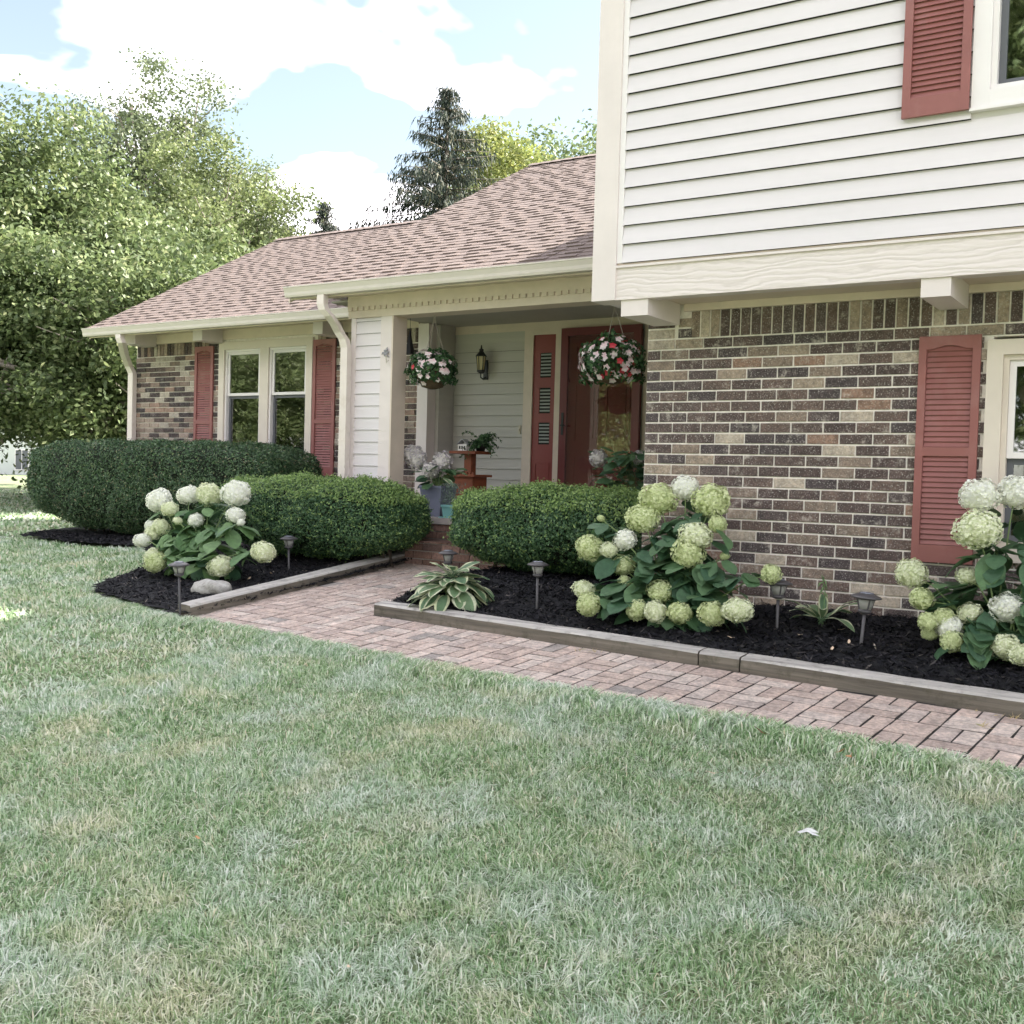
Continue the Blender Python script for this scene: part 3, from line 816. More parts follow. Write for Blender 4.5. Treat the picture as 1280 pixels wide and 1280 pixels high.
# ---- left wing: brick front, window, shutters, eave
XL0, XL1 = -12.62, -7.67
wingwin = (-10.945, -9.30, -.02, 1.625)
wb = MB()
wb.box(XL0 + .002, wingwin[0] + .03, YL, YL + .12, -1.3, 1.8); wb.box(wingwin[1] - .03, XL1, YL, YL + .12, -1.3, 1.8); wb.box(wingwin[0] + .03, wingwin[1] - .03, YL, YL + .12, -1.3, wingwin[2] + .03); wb.box(wingwin[0] + .03, wingwin[1] - .03, YL, YL + .12, wingwin[3] - .03, 1.8)
wb.box(XL0 + .002, XL0 + .12, YL + .121, 15.8, -1.3, 1.8)
wing_wall = part('brick_wall', wb, M_MORTAR, house)
rest = MB()
for c in range(36):
    z = 1.486 - CP * (c + .5); xb = XL0; first = True
    while xb < XL1 - .02:
        ln = LP * (.5 if first and c % 2 else 1); first = False
        x0, x1 = xb, min(xb + ln, XL1); xb += ln
        if wingwin[2] < z < wingwin[3] and x1 > wingwin[0] and x0 < wingwin[1]:
            if x0 < wingwin[0] - .03: x1 = wingwin[0] + .005
            elif x1 > wingwin[1] + .03: x0 = wingwin[1] - .005
            else: continue
        rest.box(x0 + .005, x1 - .005, YL - .011 - random.uniform(0, .003), YL + .003, z - .029, z + .029)
x = XL0 + .03
while x < XL1 - .04:
    if not (wingwin[0] - .03 < x < wingwin[1] + .03): rest.box(x, x + .058, YL - .012, YL + .003, 1.493, 1.655)
    x += .0685
y = YL + .02
tag(part('brickwork', rest, MB_BRICKL, wing_wall), kind='stuff')
window(*wingwin, YL, None, .10, M_FRAMEB, .956, double=True)
shutter(-11.407, -11.054, -.055, 1.587, .60, YL)
shutter(-9.291, -8.928, -.055, 1.587, .60, YL)
# frieze, soffit, brackets
part('frieze_board', MB().box(XL0, XL1, YL - .035, YL - .013, 1.657, 1.782), M_TRIM, house)
part('soffit', MB().box(-12.8, -7.67, 9.24, YL + .1, 1.783, 1.80), M_TRIM, house)
for u0, u1, v1 in ((155, 169, 431), (241, 252.5, 426), (391, 403, 418)):
    a = onY(u0, v1, 9.42); b = onY(u1, v1, 9.42)
    part('bracket', MB().box(a.x, b.x, 9.42, YL - .036, a.z, 1.782), M_TRIMW, house)

# ---- roofs with raised shingle tabs
def roof_plane(name, x0, x1, ye, ze, yr, zr, thick=.11, nobj=0):
    th = math.atan2(zr - ze, yr - ye); L_ = math.hypot(zr - ze, yr - ye)
    up = Vector((0, math.cos(th), math.sin(th))); nr = Vector((0, -math.sin(th), math.cos(th)))
    P = lambda x, s, h: Vector((x, ye, ze)) + up * s + nr * h
    m = MB()
    m.hexa([P(x0, 0, -thick), P(x1, 0, -thick), P(x1, L_, -thick), P(x0, L_, -thick), P(x0, 0, 0), P(x1, 0, 0), P(x1, L_, 0), P(x0, L_, 0)])
    yb = yr + (yr - ye)                     # plain back slope
    m.hexa([(x0, yr, zr - thick), (x1, yr, zr - thick), (x1, yb, ze - thick), (x0, yb, ze - thick), (x0, yr, zr), (x1, yr, zr), (x1, yb, ze), (x0, yb, ze)])
    rf = part(name, m, M_DECK, house)
    E_ = .113; ncourse = int(L_ / E_); items = []
    for c in range(ncourse + 1):
        s0 = c * E_ - .004; x = x0 - random.uniform(0, .2); raised = random.random() < .5
        while x < x1:
            w = random.uniform(.075, .17) if raised else random.uniform(.07, .2)
            xa, xb_ = max(x, x0 - .015), min(x + w, x1); x += w; 
            hb = .0135 if raised else .0065
            raised = not raised if random.random() < .86 else raised
            if xb_ - xa < .02: continue
            items.append((xa + .001, xb_ - .001, s0 + random.uniform(-.003, .003), hb))
    rest = MB()
    def tab(m_, xa, xb_, s0, hb, o=Vector((0, 0, 0))):
        s1 = s0 + E_ + .012
        s1 = min(s1, L_ + .005)
        q = [P(xa, s0, -.001), P(xb_, s0, -.001), P(xb_, s1, -.001), P(xa, s1, -.001), P(xa, s0, hb), P(xb_, s0, hb), P(xb_, s1, .0015), P(xa, s1, .0015)]
        m_.hexa([p - o for p in q])
    # the biggest tabs in view become objects of their own
    def size(it):
        q = P((it[0] + it[1]) / 2, it[2], 0); dd = q.dot(FW); uu = 640 + FPX * q.dot(RT) / dd
        return (0 if uu < 745 else 1, -(it[1] - it[0]) / dd)
    order = sorted(range(len(items)), key=lambda k: size(items[k]))
    for n_, k in enumerate(order):
        if n_ < nobj:
            t = MB(); tab(t, *items[k]); part('shingle', t, M_SHING, rf)
        else: tab(rest, *items[k])
    tag(part('shingles', rest, M_SHINGS, rf), kind='stuff')
    cap = MB(); x = x0
    while x < x1:
        a, b = x, min(x + .2, x1)
        for sgn in (-1, 1):
            q = [(a, yr, zr + .024), (b, yr, zr + .016), (b, yr + sgn * .13, zr + .016 - .062), (a, yr + sgn * .13, zr + .024 - .062)]
            cap.quad(*(q if sgn < 0 else q[::-1]))
        x += .17
    part('ridge_cap', cap, M_SHINGS, rf)
    return rf
roof_plane('roof', -7.72, -3.37, 7.74, 1.775, 12.12, 4.075, nobj=296)
roof_plane('roof', -12.86, -7.3, 9.18, 1.825, 12.68, 3.70)
# wing gable end and inner gable
part('gable_wall', MB().box(XL0, XL0 + .1, YL + .1, 15.6, 1.8, 1.85), M_SIDING, house)
m = MB(); m.poly([(XL0 + .01, YL, 1.8), (XL0 + .01, 12.68, 3.56), (XL0 + .01, 15.6, 1.8)][::-1]); part('gable_wall', m, M_SIDING, house)
m = MB(); m.poly([(-7.5, 8.1, 1.72), (-7.5, 12.12, 3.93), (-7.5, 16.0, 1.75)][::-1]); part('gable_wall', m, M_SIDING, house)
# fascia + gutters
def gutter(x0, x1, yf, z0, z1):
    m = MB(); pr = [(.1, z0), (.022, z0), (.014, z0 + .02), (.012, z0 + .045), (.0, z0 + .075), (-.004, z1 - .012), (-.010, z1 - .012), (-.010, z1), (.004, z1), (.004, z1 - .03), (.1, z1 - .03)]
    n = len(pr)
    for x in (x0, x1):
        for a, z in pr: m.v.append((x, yf + a, z))
    for k in range(n - 1): m.f.append((k, k + n, k + n + 1, k + 1)); m.m.append(0)
    m.f.append(tuple(range(n))); m.m.append(0); m.f.append(tuple(range(n, 2 * n))[::-1]); m.m.append(0)
    part('gutter', m, M_GUTTER, house)
gutter(-7.69, -3.39, 7.655, 1.672, 1.772)
gutter(-12.87, -7.35, 9.10, 1.712, 1.815)
part('fascia_board', MB().box(-7.69, -3.39, 7.757, 7.775, 1.66, 1.74), M_TRIM, house)
part('fascia_board', MB().box(-12.84, -7.6, 9.202, 9.222, 1.70, 1.79), M_TRIM, house)
# rake boards
def rake(x, ye, ze, yr, zr):
    m = MB(); m.hexa([(x - .02, ye, ze - .15), (x, ye, ze - .15), (x, yr, zr - .15), (x - .02, yr, zr - .15), (x - .02, ye, ze - .002), (x, ye, ze - .002), (x, yr, zr - .002), (x - .02, yr, zr - .002)])
    part('rake_board', m, M_TRIM, house)
rake(-7.722, 7.78, 1.79, 12.12, 4.07); rake(-12.862, 9.23, 1.84, 12.68, 3.695)
# downspouts
def downspout(pts, w, dph):
    m = MB(); rows = []
    for p in pts:
        rows.append([(p[0] - w, p[1] - dph, p[2]), (p[0] + w, p[1] - dph, p[2]), (p[0] + w, p[1] + dph, p[2]), (p[0] - w, p[1] + dph, p[2])])
    for r_ in rows: m.v += r_
    for i in range(len(rows) - 1):
        for k in range(4):
            a = i * 4 + k; b = i * 4 + (k + 1) % 4
            m.f.append((a, b, b + 4, a + 4)); m.m.append(0)
    o = part('downspout', m, M_DOWN, house)
    for z in (1.05, .3):
        p = pts[-1]; part('strap', MB().box(p[0] - w - .004, p[0] + w + .004, p[1] - dph - .004, p[1] + dph + .004, z, z + .012), M_DOWN, o)
a = onY(404, 374, 7.72); c1 = onY(433, 440, 7.99)
xs_, xe_ = a.x, c1.x
downspout([(xs_, 7.71, 1.70), (xs_, 7.71, 1.585), (xs_ + .015, 7.72, 1.53), (xs_ + .05, 7.76, 1.475), ((xs_ + xe_) / 2 + .01, 7.85, 1.41), (xe_ - .04, 7.93, 1.34), (xe_ - .012, 7.965, 1.28), (xe_, 7.985, 1.20), (xe_, 7.985, -.7)], .043, .032)
a = onY(176, 421, 9.16); c1 = onY(165, 500, 9.74); a.x -= .06
xs_, xe_ = onY(150, 425, 9.16).x, c1.x
downspout([(xs_, 9.16, 1.75), (xs_, 9.16, 1.66), (xs_ + .015, 9.18, 1.60), (xs_ + (xe_ - xs_) * .5, 9.42, 1.48), (xe_ - .02, 9.70, 1.36), (xe_, 9.74, 1.27), (xe_, 9.74, -.95)], .05, .035)

# ---- porch: pilaster, lintel, ceiling, walls, door
pil = part('pilaster', MB().box(-7.15, -6.66, YP + .012, 8.25, -.42, 1.4925), M_TRIM, house)
part('corner_board', MB().box(-7.163, -7.105, YP - .012, YP + .05, -.42, 1.4925), M_TRIMW, pil)
part('corner_board', MB().box(-6.79, -6.655, YP - .012, YP + .05, -.42, 1.4925), M_TRIMW, pil)
part('corner_board', MB().box(-6.6545, -6.636, YP - .016, 8.262, -.42, 1.4925), M_TRIM, pil)
i = 0
z = -.40
while z < 1.47:
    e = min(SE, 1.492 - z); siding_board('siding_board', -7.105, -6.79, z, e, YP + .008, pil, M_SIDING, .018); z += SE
lint = part('lintel', MB().box(-7.2, XC - .012, YP - .02, 8.26, 1.493, 1.735), M_TRIM, house)
part('lintel_cap', MB().box(-7.2, XC - .012, YP - .034, YP - .0205, 1.597, 1.735), M_TRIM, lint)
dm = MB().box(-.024, .024, -.016, 0, 0, .034).mesh('dentil', M_TRIM)
x = -7.17
while x < -3.5:
    link('dentil', dm, (x, YP - .0205, 1.5625), lint); x += .0715
part('soffit', MB().box(-7.66, -3.4, 7.776, YP - .035, 1.70, 1.71), M_TRIM, house)
part('porch_ceiling', MB().box(-7.62, XC - .0, 8.261, YB + .1, 1.70, 1.72), M_PCEIL, house)
# inner post and side wall
part('post', MB().box(-7.672, -7.525, 9.76, 9.91, -.42, 1.695), M_TRIMW, house)
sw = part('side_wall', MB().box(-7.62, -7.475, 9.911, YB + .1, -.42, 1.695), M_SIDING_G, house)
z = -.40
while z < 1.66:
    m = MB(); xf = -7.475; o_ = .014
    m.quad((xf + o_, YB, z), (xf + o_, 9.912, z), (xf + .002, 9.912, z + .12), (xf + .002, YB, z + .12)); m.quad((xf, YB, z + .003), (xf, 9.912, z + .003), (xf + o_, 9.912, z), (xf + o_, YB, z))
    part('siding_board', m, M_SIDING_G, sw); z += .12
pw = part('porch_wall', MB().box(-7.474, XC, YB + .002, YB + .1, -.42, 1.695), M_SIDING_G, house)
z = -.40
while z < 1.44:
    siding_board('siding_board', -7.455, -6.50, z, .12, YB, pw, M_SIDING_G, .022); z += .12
part('frieze_board', MB().box(-7.455, XC - .012, YB - .018, YB + .0, 1.61, 1.699), M_TRIM, pw)
part('frieze_board', MB().box(-7.455, -6.50, YB - .012, YB + .0, 1.50, 1.6095), M_SIDING_G, pw)
part('door_casing', MB().box(-6.50, -6.385, YB - .03, YB, -.42, 1.6095), M_TRIM, pw)
part('door_casing', MB().box(-6.0985, -5.985, YB - .03, YB, -.42, 1.6095), M_TRIM, pw)
part('door_casing', MB().box(-6.3845, -6.099, YB - .03, YB, 1.558, 1.6095), M_TRIM, pw)
# sidelight: solid red panel with three slatted glazed openings
sl = MB(); xa, xb = -6.384, -6.0995; ya, yb = YB - .012, YB + .0015
ops = [(1.09, 1.36), (.70, .98), (.36, .60)]
zc = -.42
for z0_, z1_ in sorted(ops): sl.box(xa + .0, xb, ya, yb, zc, z0_); sl.box(xa, xa + .085, ya, yb, z0_ + .0002, z1_ - .0002); sl.box(xb - .06, xb, ya, yb, z0_ + .0002, z1_ - .0002); zc = z1_
sl.box(xa, xb, ya, yb, zc, 1.5575)
sd = part('sidelight', sl, M_DOOR, house)
for z0_, z1_ in ops:
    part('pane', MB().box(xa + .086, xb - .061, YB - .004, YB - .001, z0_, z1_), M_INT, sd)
    z = z0_ + .02
    while z < z1_ - .01:
        part('slat', MB().box(xa + .09, xb - .065, YB - .010, YB - .0045, z, z + .017), M_BLIND, sd); z += .037
part('panel_mould', (lambda m: (rect_ring(m, xa + .05, xb - .05, -.3, .16, .012, ya - .006, ya - .0002), m)[1])(MB()), M_DOOR, sd)
# door behind a full-view storm door
dx0, dx1 = -5.984, -5.035
door = part('front_door', MB().box(dx0 + .03, dx1 - .03, YB - .03, YB + .0015, -.42, 1.56), M_DOOR, house)
for px0, px1 in ((dx0 + .14, dx0 + .43), (dx1 - .43, dx1 - .14)):
    for pz0, pz1 in ((-.25, .25), (.38, 1.02), (1.14, 1.42)):
        part('panel', (lambda m: (rect_ring(m, px0, px1, pz0, pz1, .022, YB - .042, YB - .0302), m.box(px0 + .05, px1 - .05, YB - .040, YB - .0302, pz0 + .05, pz1 - .05), m)[-1])(MB()), M_DOOR, door)
st = MB(); rect_ring(st, dx0, dx1, -.42, 1.60, .085, YB - .11, YB - .075, wb=.28)
storm = part('storm_door', st, M_DOORF, house)
part('pane', MB().box(dx0 + .085, dx1 - .085, YB - .096, YB - .091, -.14, 1.515), M_GLASSD, storm)
hd = MB(); hx = dx0 + .045; hd.box(hx - .014, hx + .014, YB - .118, YB - .1105, .46, .70); hd.tube([(hx, YB - .118, .56), (hx, YB - .15, .56), (hx + .05, YB - .15, .56)], .009)
part('handle', hd, M_BLACK, storm)
part('door_casing', MB().box(dx1 + .0005, dx1 + .10, YB - .03, YB, -.42, 1.6095), M_TRIM, pw)
# doorbell
p = onY(650, 537, YB - .012)
db = MB().box(p.x - .016, p.x + .016, YB - .028, YB - .014, p.z - .05, p.z + .05); db.lathe((p.x, YB - .03, p.z - .01), [(.011, 0), (.011, .02)], 10)
part('doorbell', db, M_BRASS, pw)

# ---- porch floor and steps
stoop = part('stoop', MB().box(-7.15, XC - .013, 8.02, YB + .05, -1.0, -.455), M_CONC, house)
part('slab', MB().box(-7.17, XC - .013, 7.985, YB + .0, -.4545, -.40), M_CONC, stoop)
rest = MB()
def face_bricks(x0, x1, z0, z1, yf, cp=.066, lp=.205):
    n = max(1, round((z1 - z0) / cp)); h = (z1 - z0) / n
    for c in range(n):
        x = x0 - (lp / 2 if c % 2 else 0)
        while x < x1:
            a, b = max(x, x0) + .005, min(x + lp, x1) - .005
            if b - a > .02: rest.box(a, b, yf - .012, yf + .002, z0 + c * h + .005, z0 + (c + 1) * h - .005)
            x += lp
face_bricks(-7.15, XC - .02, -.80, -.456, 8.02)
lower = MB().box(-6.14, -4.7, 7.70, 8.006, -1.0, -.615)
step = part('step', lower, M_CONC, stoop)
face_bricks(-6.14, -4.7, -.83, -.616, 7.70)
x = -6.13
while x < -4.75:                                    # tread bricks laid on edge
    rest.box(x, x + .06, 7.69, 7.99, -.6145, -.598); x += .068
tag(part('step_bricks', rest, M_STEP, stoop), kind='stuff')

# ================================================================== HEDGES
M_BOX = foliage_mat('boxwood leaves', [(0, (.028, .06, .026)), (.35, (.052, .108, .048)), (.7, (.092, .168, .075)), (.93, (.17, .26, .12)), (1, (.30, .25, .15))], .2, .45, spec=.45)
M_YEW = foliage_mat('yew sprigs', [(0, (.028, .07, .032)), (.4, (.055, .122, .054)), (.75, (.10, .195, .085)), (1, (.19, .30, .125))], .22, .5, spec=.4)
M_YEWTIP = foliage_mat('fresh skylit yew tips', [(0, (.15, .25, .08)), (.5, (.25, .37, .12)), (1, (.36, .48, .18))], .3, .5)
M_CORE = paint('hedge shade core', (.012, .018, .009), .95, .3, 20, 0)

def sup(n, c, r, e):
    """points and normals on a superellipsoid"""
    d = unit(rng.normal(size=(n, 3)))
    k = (np.abs(d / 1.0) ** e).sum(1) ** (-1 / e)
    p = d * k[:, None]
    nn = unit(np.sign(p) * np.abs(p) ** (e - 1) / np.array(r))
    return p * np.array(r) + np.array(c), nn
def hedge(name, label, c, r, e, n, L, W, mats, tips=0, lump=.03, zmin=-1.0, under=.3, sprig=False):
    root = thing(name, label, 'hedge', (c[0], c[1], zmin), 'clipped evergreen hedges in front of the house')
    P, N = sup(int(n * 1.6), c, r, e)
    t = np.clip((P[:, 2] - (c[2] - r[2])) / (2 * r[2]), 0, 1)
    # tuck in towards the ground
    q = 1 - under * np.clip(1 - t * 2.6, 0, 1) ** 1.5
    P[:, 0] = c[0] + (P[:, 0] - c[0]) * (1 - (1 - q) * .45); P[:, 1] = c[1] + (P[:, 1] - c[1]) * q
    w = np.sin(P[:, 0] * 7.3 + 2 * np.sin(P[:, 2] * 5)) * np.sin(P[:, 2] * 8.1 + P[:, 1] * 6) + .6 * np.sin(P[:, 0] * 17 + P[:, 2] * 13) * np.sin(P[:, 1] * 15 - P[:, 2] * 19)
    dep = np.abs(rng.normal(0, .035, len(P)))
    thin = rng.random(len(P)) < (.62 + .38 * (w > -.45))
    P = P + N * (lump * w - dep)[:, None] + rng.normal(0, .006, P.shape)
    P, N, t = P[thin][:n], N[thin][:n], t[thin][:n]
    sh = rng.random(len(P)) < .05                 # stray shoots
    P[sh] += (unit(N[sh] + rng.normal(0, .5, N[sh].shape) + np.array([0, 0, .5])) * rng.uniform(.005, .045, (sh.sum(), 1)))
    NN = unit(N + rng.normal(0, .75, N.shape) + np.array([0, 0, .35]))
    V = leaf_quads(P, NN, rng.uniform(.7, 1.3, len(P)) * L, rng.uniform(.75, 1.25, len(P)) * W, .2)
    f = link('foliage', np_mesh('foliage', V - np.array(c), 4, mats[0]), c, root)
    if tips:  # pale sprigs, mostly on top: fresh tips with skylight put into their colour
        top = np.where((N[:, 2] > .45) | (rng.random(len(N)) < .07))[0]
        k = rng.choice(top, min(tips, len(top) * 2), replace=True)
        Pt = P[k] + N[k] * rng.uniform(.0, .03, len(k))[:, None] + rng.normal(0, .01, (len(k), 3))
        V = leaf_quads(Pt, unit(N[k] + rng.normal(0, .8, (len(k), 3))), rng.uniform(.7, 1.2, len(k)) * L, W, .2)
        link('skylit_tips', np_mesh('skylit_tips', V - np.array(c), 4, mats[1]), c, root)
    # twiggy stems under and inside
    m = MB()
    for _ in range(int(22 * r[0])):
        bx = c[0] + random.uniform(-.8, .8) * r[0]; by = c[1] + random.uniform(-.45, .45) * r[1]
        tx = bx + random.uniform(-.3, .3); by = c[1] + random.uniform(0, .35) * r[1]; ty = by + random.uniform(-.1, .2) * r[1]
        m.tube([(bx, by, zmin - .05), ((bx + tx) / 2, (by + ty) / 2, (zmin + c[2]) / 2 + random.uniform(0, .15)), (tx, ty, c[2] + random.uniform(-.3, .2) * r[2])], [.013, .009, .004], 5)
    tag(part('branches', m, M_TWIG, root), kind='stuff')
    # near-black inner hull, shade deep in the hedge put into its colour
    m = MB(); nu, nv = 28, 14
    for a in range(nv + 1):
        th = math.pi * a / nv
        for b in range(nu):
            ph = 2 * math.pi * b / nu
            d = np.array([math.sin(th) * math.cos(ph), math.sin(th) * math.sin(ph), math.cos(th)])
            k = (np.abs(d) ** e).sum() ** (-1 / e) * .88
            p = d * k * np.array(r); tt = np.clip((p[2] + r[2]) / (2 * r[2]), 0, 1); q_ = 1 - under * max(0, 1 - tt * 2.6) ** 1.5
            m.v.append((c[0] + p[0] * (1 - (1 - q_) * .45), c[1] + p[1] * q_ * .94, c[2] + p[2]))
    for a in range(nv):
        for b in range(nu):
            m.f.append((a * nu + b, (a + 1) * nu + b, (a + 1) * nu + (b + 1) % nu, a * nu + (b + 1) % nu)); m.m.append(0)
    part('shade_core', m, M_CORE, root, True)
    return root
za = float(gz(-11, 8.6)) + .04
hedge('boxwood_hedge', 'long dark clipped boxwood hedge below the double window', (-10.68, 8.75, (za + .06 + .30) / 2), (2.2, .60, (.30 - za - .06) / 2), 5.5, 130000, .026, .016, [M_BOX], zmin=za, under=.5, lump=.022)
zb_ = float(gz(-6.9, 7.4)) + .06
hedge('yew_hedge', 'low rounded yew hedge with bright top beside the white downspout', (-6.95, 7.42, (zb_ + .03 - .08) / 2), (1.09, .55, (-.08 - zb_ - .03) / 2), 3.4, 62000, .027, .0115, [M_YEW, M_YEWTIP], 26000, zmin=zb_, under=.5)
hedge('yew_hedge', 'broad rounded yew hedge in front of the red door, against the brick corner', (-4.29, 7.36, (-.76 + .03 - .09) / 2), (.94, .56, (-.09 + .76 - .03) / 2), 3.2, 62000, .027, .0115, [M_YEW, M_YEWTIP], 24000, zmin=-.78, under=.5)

# ================================================================== FLOWERING SHRUBS
def head_mesh(name, mat, nf=520, flat=.86, fs=.112, seed=1):
    """ball of four-petalled florets, radius 1"""
    g = np.random.default_rng(seed)
    d = unit(g.normal(size=(nf * 3, 3)))
    # even the spacing a little
    keep = []
    for v in d:
        if all((v @ k) < math.cos(.105) for k in keep): keep.append(v)
        if len(keep) >= nf: break
    d = np.array(keep); n = len(d)
    lump = 1 + .12 * np.sin(d[:, 0] * 6 + seed) * np.sin(d[:, 1] * 5 + 2 * seed) + g.normal(0, .035, n)
    C = d * lump[:, None]
    N = unit(d + g.normal(0, .28, (n, 3)))
    T = unit(np.cross(N, g.normal(size=(n, 3)))); B = np.cross(N, T)
    out = []
    for k in range(4):
        a = math.pi / 2 * k
        D = T * math.cos(a) + B * math.sin(a); S = B * math.cos(a) - T * math.sin(a)
        s = fs * g.uniform(.8, 1.25, n)[:, None]
        out.append(np.stack([C, C + D * s * .55 + S * s * .5 + N * s * .22, C + D * s * 1.08 + N * s * g.uniform(-.1, .3, n)[:, None], C + D * s * .55 - S * s * .5 + N * s * .22], 1))
    V = np.concatenate(out, 0).reshape(-1, 3)
    V[:, 2] *= flat
    nq = len(V) // 4
    # dim inner ball so that gaps do not show through
    m = MB(); nu, nv = 12, 8
    for a in range(nv + 1):
        for b in range(nu):
            th, ph = math.pi * a / nv, 2 * math.pi * b / nu
            m.v.append((.86 * math.sin(th) * math.cos(ph), .86 * math.sin(th) * math.sin(ph), .86 * flat * math.cos(th)))
    core = np.array(m.v); ci = []
    for a in range(nv):
        for b in range(nu): ci.append((a * nu + b, (a + 1) * nu + b, (a + 1) * nu + (b + 1) % nu, a * nu + (b + 1) % nu))
    allv = np.concatenate([V, core]); idx = np.concatenate([np.arange(nq * 4).reshape(-1, 4), np.array(ci) + nq * 4])
    me = np_mesh(name, allv, 4, mat, idx)
    return me
M_FW = foliage_mat('white florets', [(0, (.78, .81, .66)), (.3, (.90, .90, .82)), (.7, (.95, .95, .91)), (1, (.85, .88, .68))], .3, .6, spec=.2)
M_FC = foliage_mat('cream florets', [(0, (.66, .72, .44)), (.35, (.80, .83, .60)), (.7, (.88, .89, .73)), (1, (.72, .78, .46))], .3, .6, spec=.2)
M_FL = foliage_mat('lime florets', [(0, (.52, .60, .28)), (.35, (.66, .72, .40)), (.7, (.78, .82, .54)), (1, (.57, .65, .32))], .3, .6, spec=.2)
HM = {'w': [head_mesh('flower_head', M_FW, seed=s) for s in (3, 9)], 'c': [head_mesh('flower_head', M_FC, seed=s) for s in (5, 12)], 'l': [head_mesh('flower_head', M_FL, seed=s, fs=.116) for s in (7, 15)]}
def leaf_mesh(name, mat, heart=.0, n=7, wid=.42, curl=.14, wave=.02, edge=None, tipk=1.0):
    """broad leaf of length 1 along +x, folded along the midrib, drooping towards the tip"""
    m = MB(); rows = []
    cols = 5 if edge is None else 7
    for i in range(n + 1):
        t = i / n
        w = wid * 1.28 * (min(1, t * .95 + .06) ** .55) * max(0, 1 - t ** 2.3) ** .75
        if i == n: w = .004
        row = []
        us = (-1, -.55, 0, .55, 1) if edge is None else (-1, -1 + edge, -.4, 0, .4, 1 - edge, 1)
        for k in us:
            x = t - heart * (abs(k) ** 1.5) * (1 - t) * .8
            z = -curl * t * t + .13 * w * 2 * abs(k) ** 1.2 - .10 * abs(k) ** 3 * w * 2 + wave * math.sin(7 * t + 3 * k) * abs(k)
            row.append((x, k * w, z))
        rows.append(row)
    for r_ in rows: m.v += r_
    for i in range(n):
        for k in range(cols - 1):
            a = i * cols + k
            m.f.append((a, a + cols, a + cols + 1, a + 1)); m.m.append(1 if edge is not None and k in (0, cols - 2) else 0)
    m.tube([(-.35, 0, .02), (-.12, 0, .012), (.02, 0, 0)], [.018, .014, .012], 5, m=0)
    return m.mesh(name, mat, smooth=True)
def leafy(name, c, c2, trans=.22, rough=.45, vein=None):
    m, n, l, b = new_mat(name)
    r = ramp(n, [(0, c), (1, c2)]); l.new(n.new('ShaderNodeObjectInfo').outputs['Random'], r.inputs[0])
    t = pos_noise(n, l, 28, 4, .6); rr = ramp(n, [(.3, (.78, .78, .78)), (.7, (1.2, 1.2, 1.15))]); l.new(t.outputs['Fac'], rr.inputs[0])
    col = mixc(n, l, 1.0, r.outputs[0], rr.outputs[0], 'MULTIPLY')
    l.new(col, b.inputs['Base Color']); b.inputs['Roughness'].default_value = rough
    wv = n.new('ShaderNodeTexWave'); wv.inputs['Scale'].default_value = 9; wv.inputs['Distortion'].default_value = 1.5
    l.new(n.new('ShaderNodeTexCoord').outputs['Object'], wv.inputs['Vector']); add_bump(n, l, b, wv.outputs['Fac'], .35, .01)
    tr = n.new('ShaderNodeBsdfTranslucent'); l.new(col, tr.inputs['Color'])
    mx = n.new('ShaderNodeMixShader'); mx.inputs[0].default_value = trans
    l.new(b.outputs[0], mx.inputs[1]); l.new(tr.outputs[0], mx.inputs[2]); l.new(mx.outputs[0], n['Material Output'].inputs['Surface'])
    return m
M_HLEAF = leafy('hydrangea leaf', (.05, .12, .065), (.12, .22, .10))
M_HLEAFL = leafy('light hydrangea leaf', (.10, .20, .075), (.19, .31, .13))
HL = [leaf_mesh('leaf', M_HLEAF, .12, curl=c_, wave=w_) for c_, w_ in ((.15, .02), (.3, .035), (.05, .015))]
HLL = [leaf_mesh('leaf', M_HLEAFL, .12, curl=c_, wave=w_) for c_, w_ in ((.15, .02), (.3, .035))]
def orient(d, roll=0.0):
    """euler taking +x to d with +z kept as upright as possible"""
    d = Vector(d).normalized(); s = Vector((0, 0, 1)).cross(d)
    if s.length < .05: s = Vector((0, 1, 0))
    s.normalize(); u = d.cross(s)
    M_ = Matrix((d, s, u)).transposed()
    return (M_ @ Euler((roll, 0, 0)).to_matrix()).to_euler()
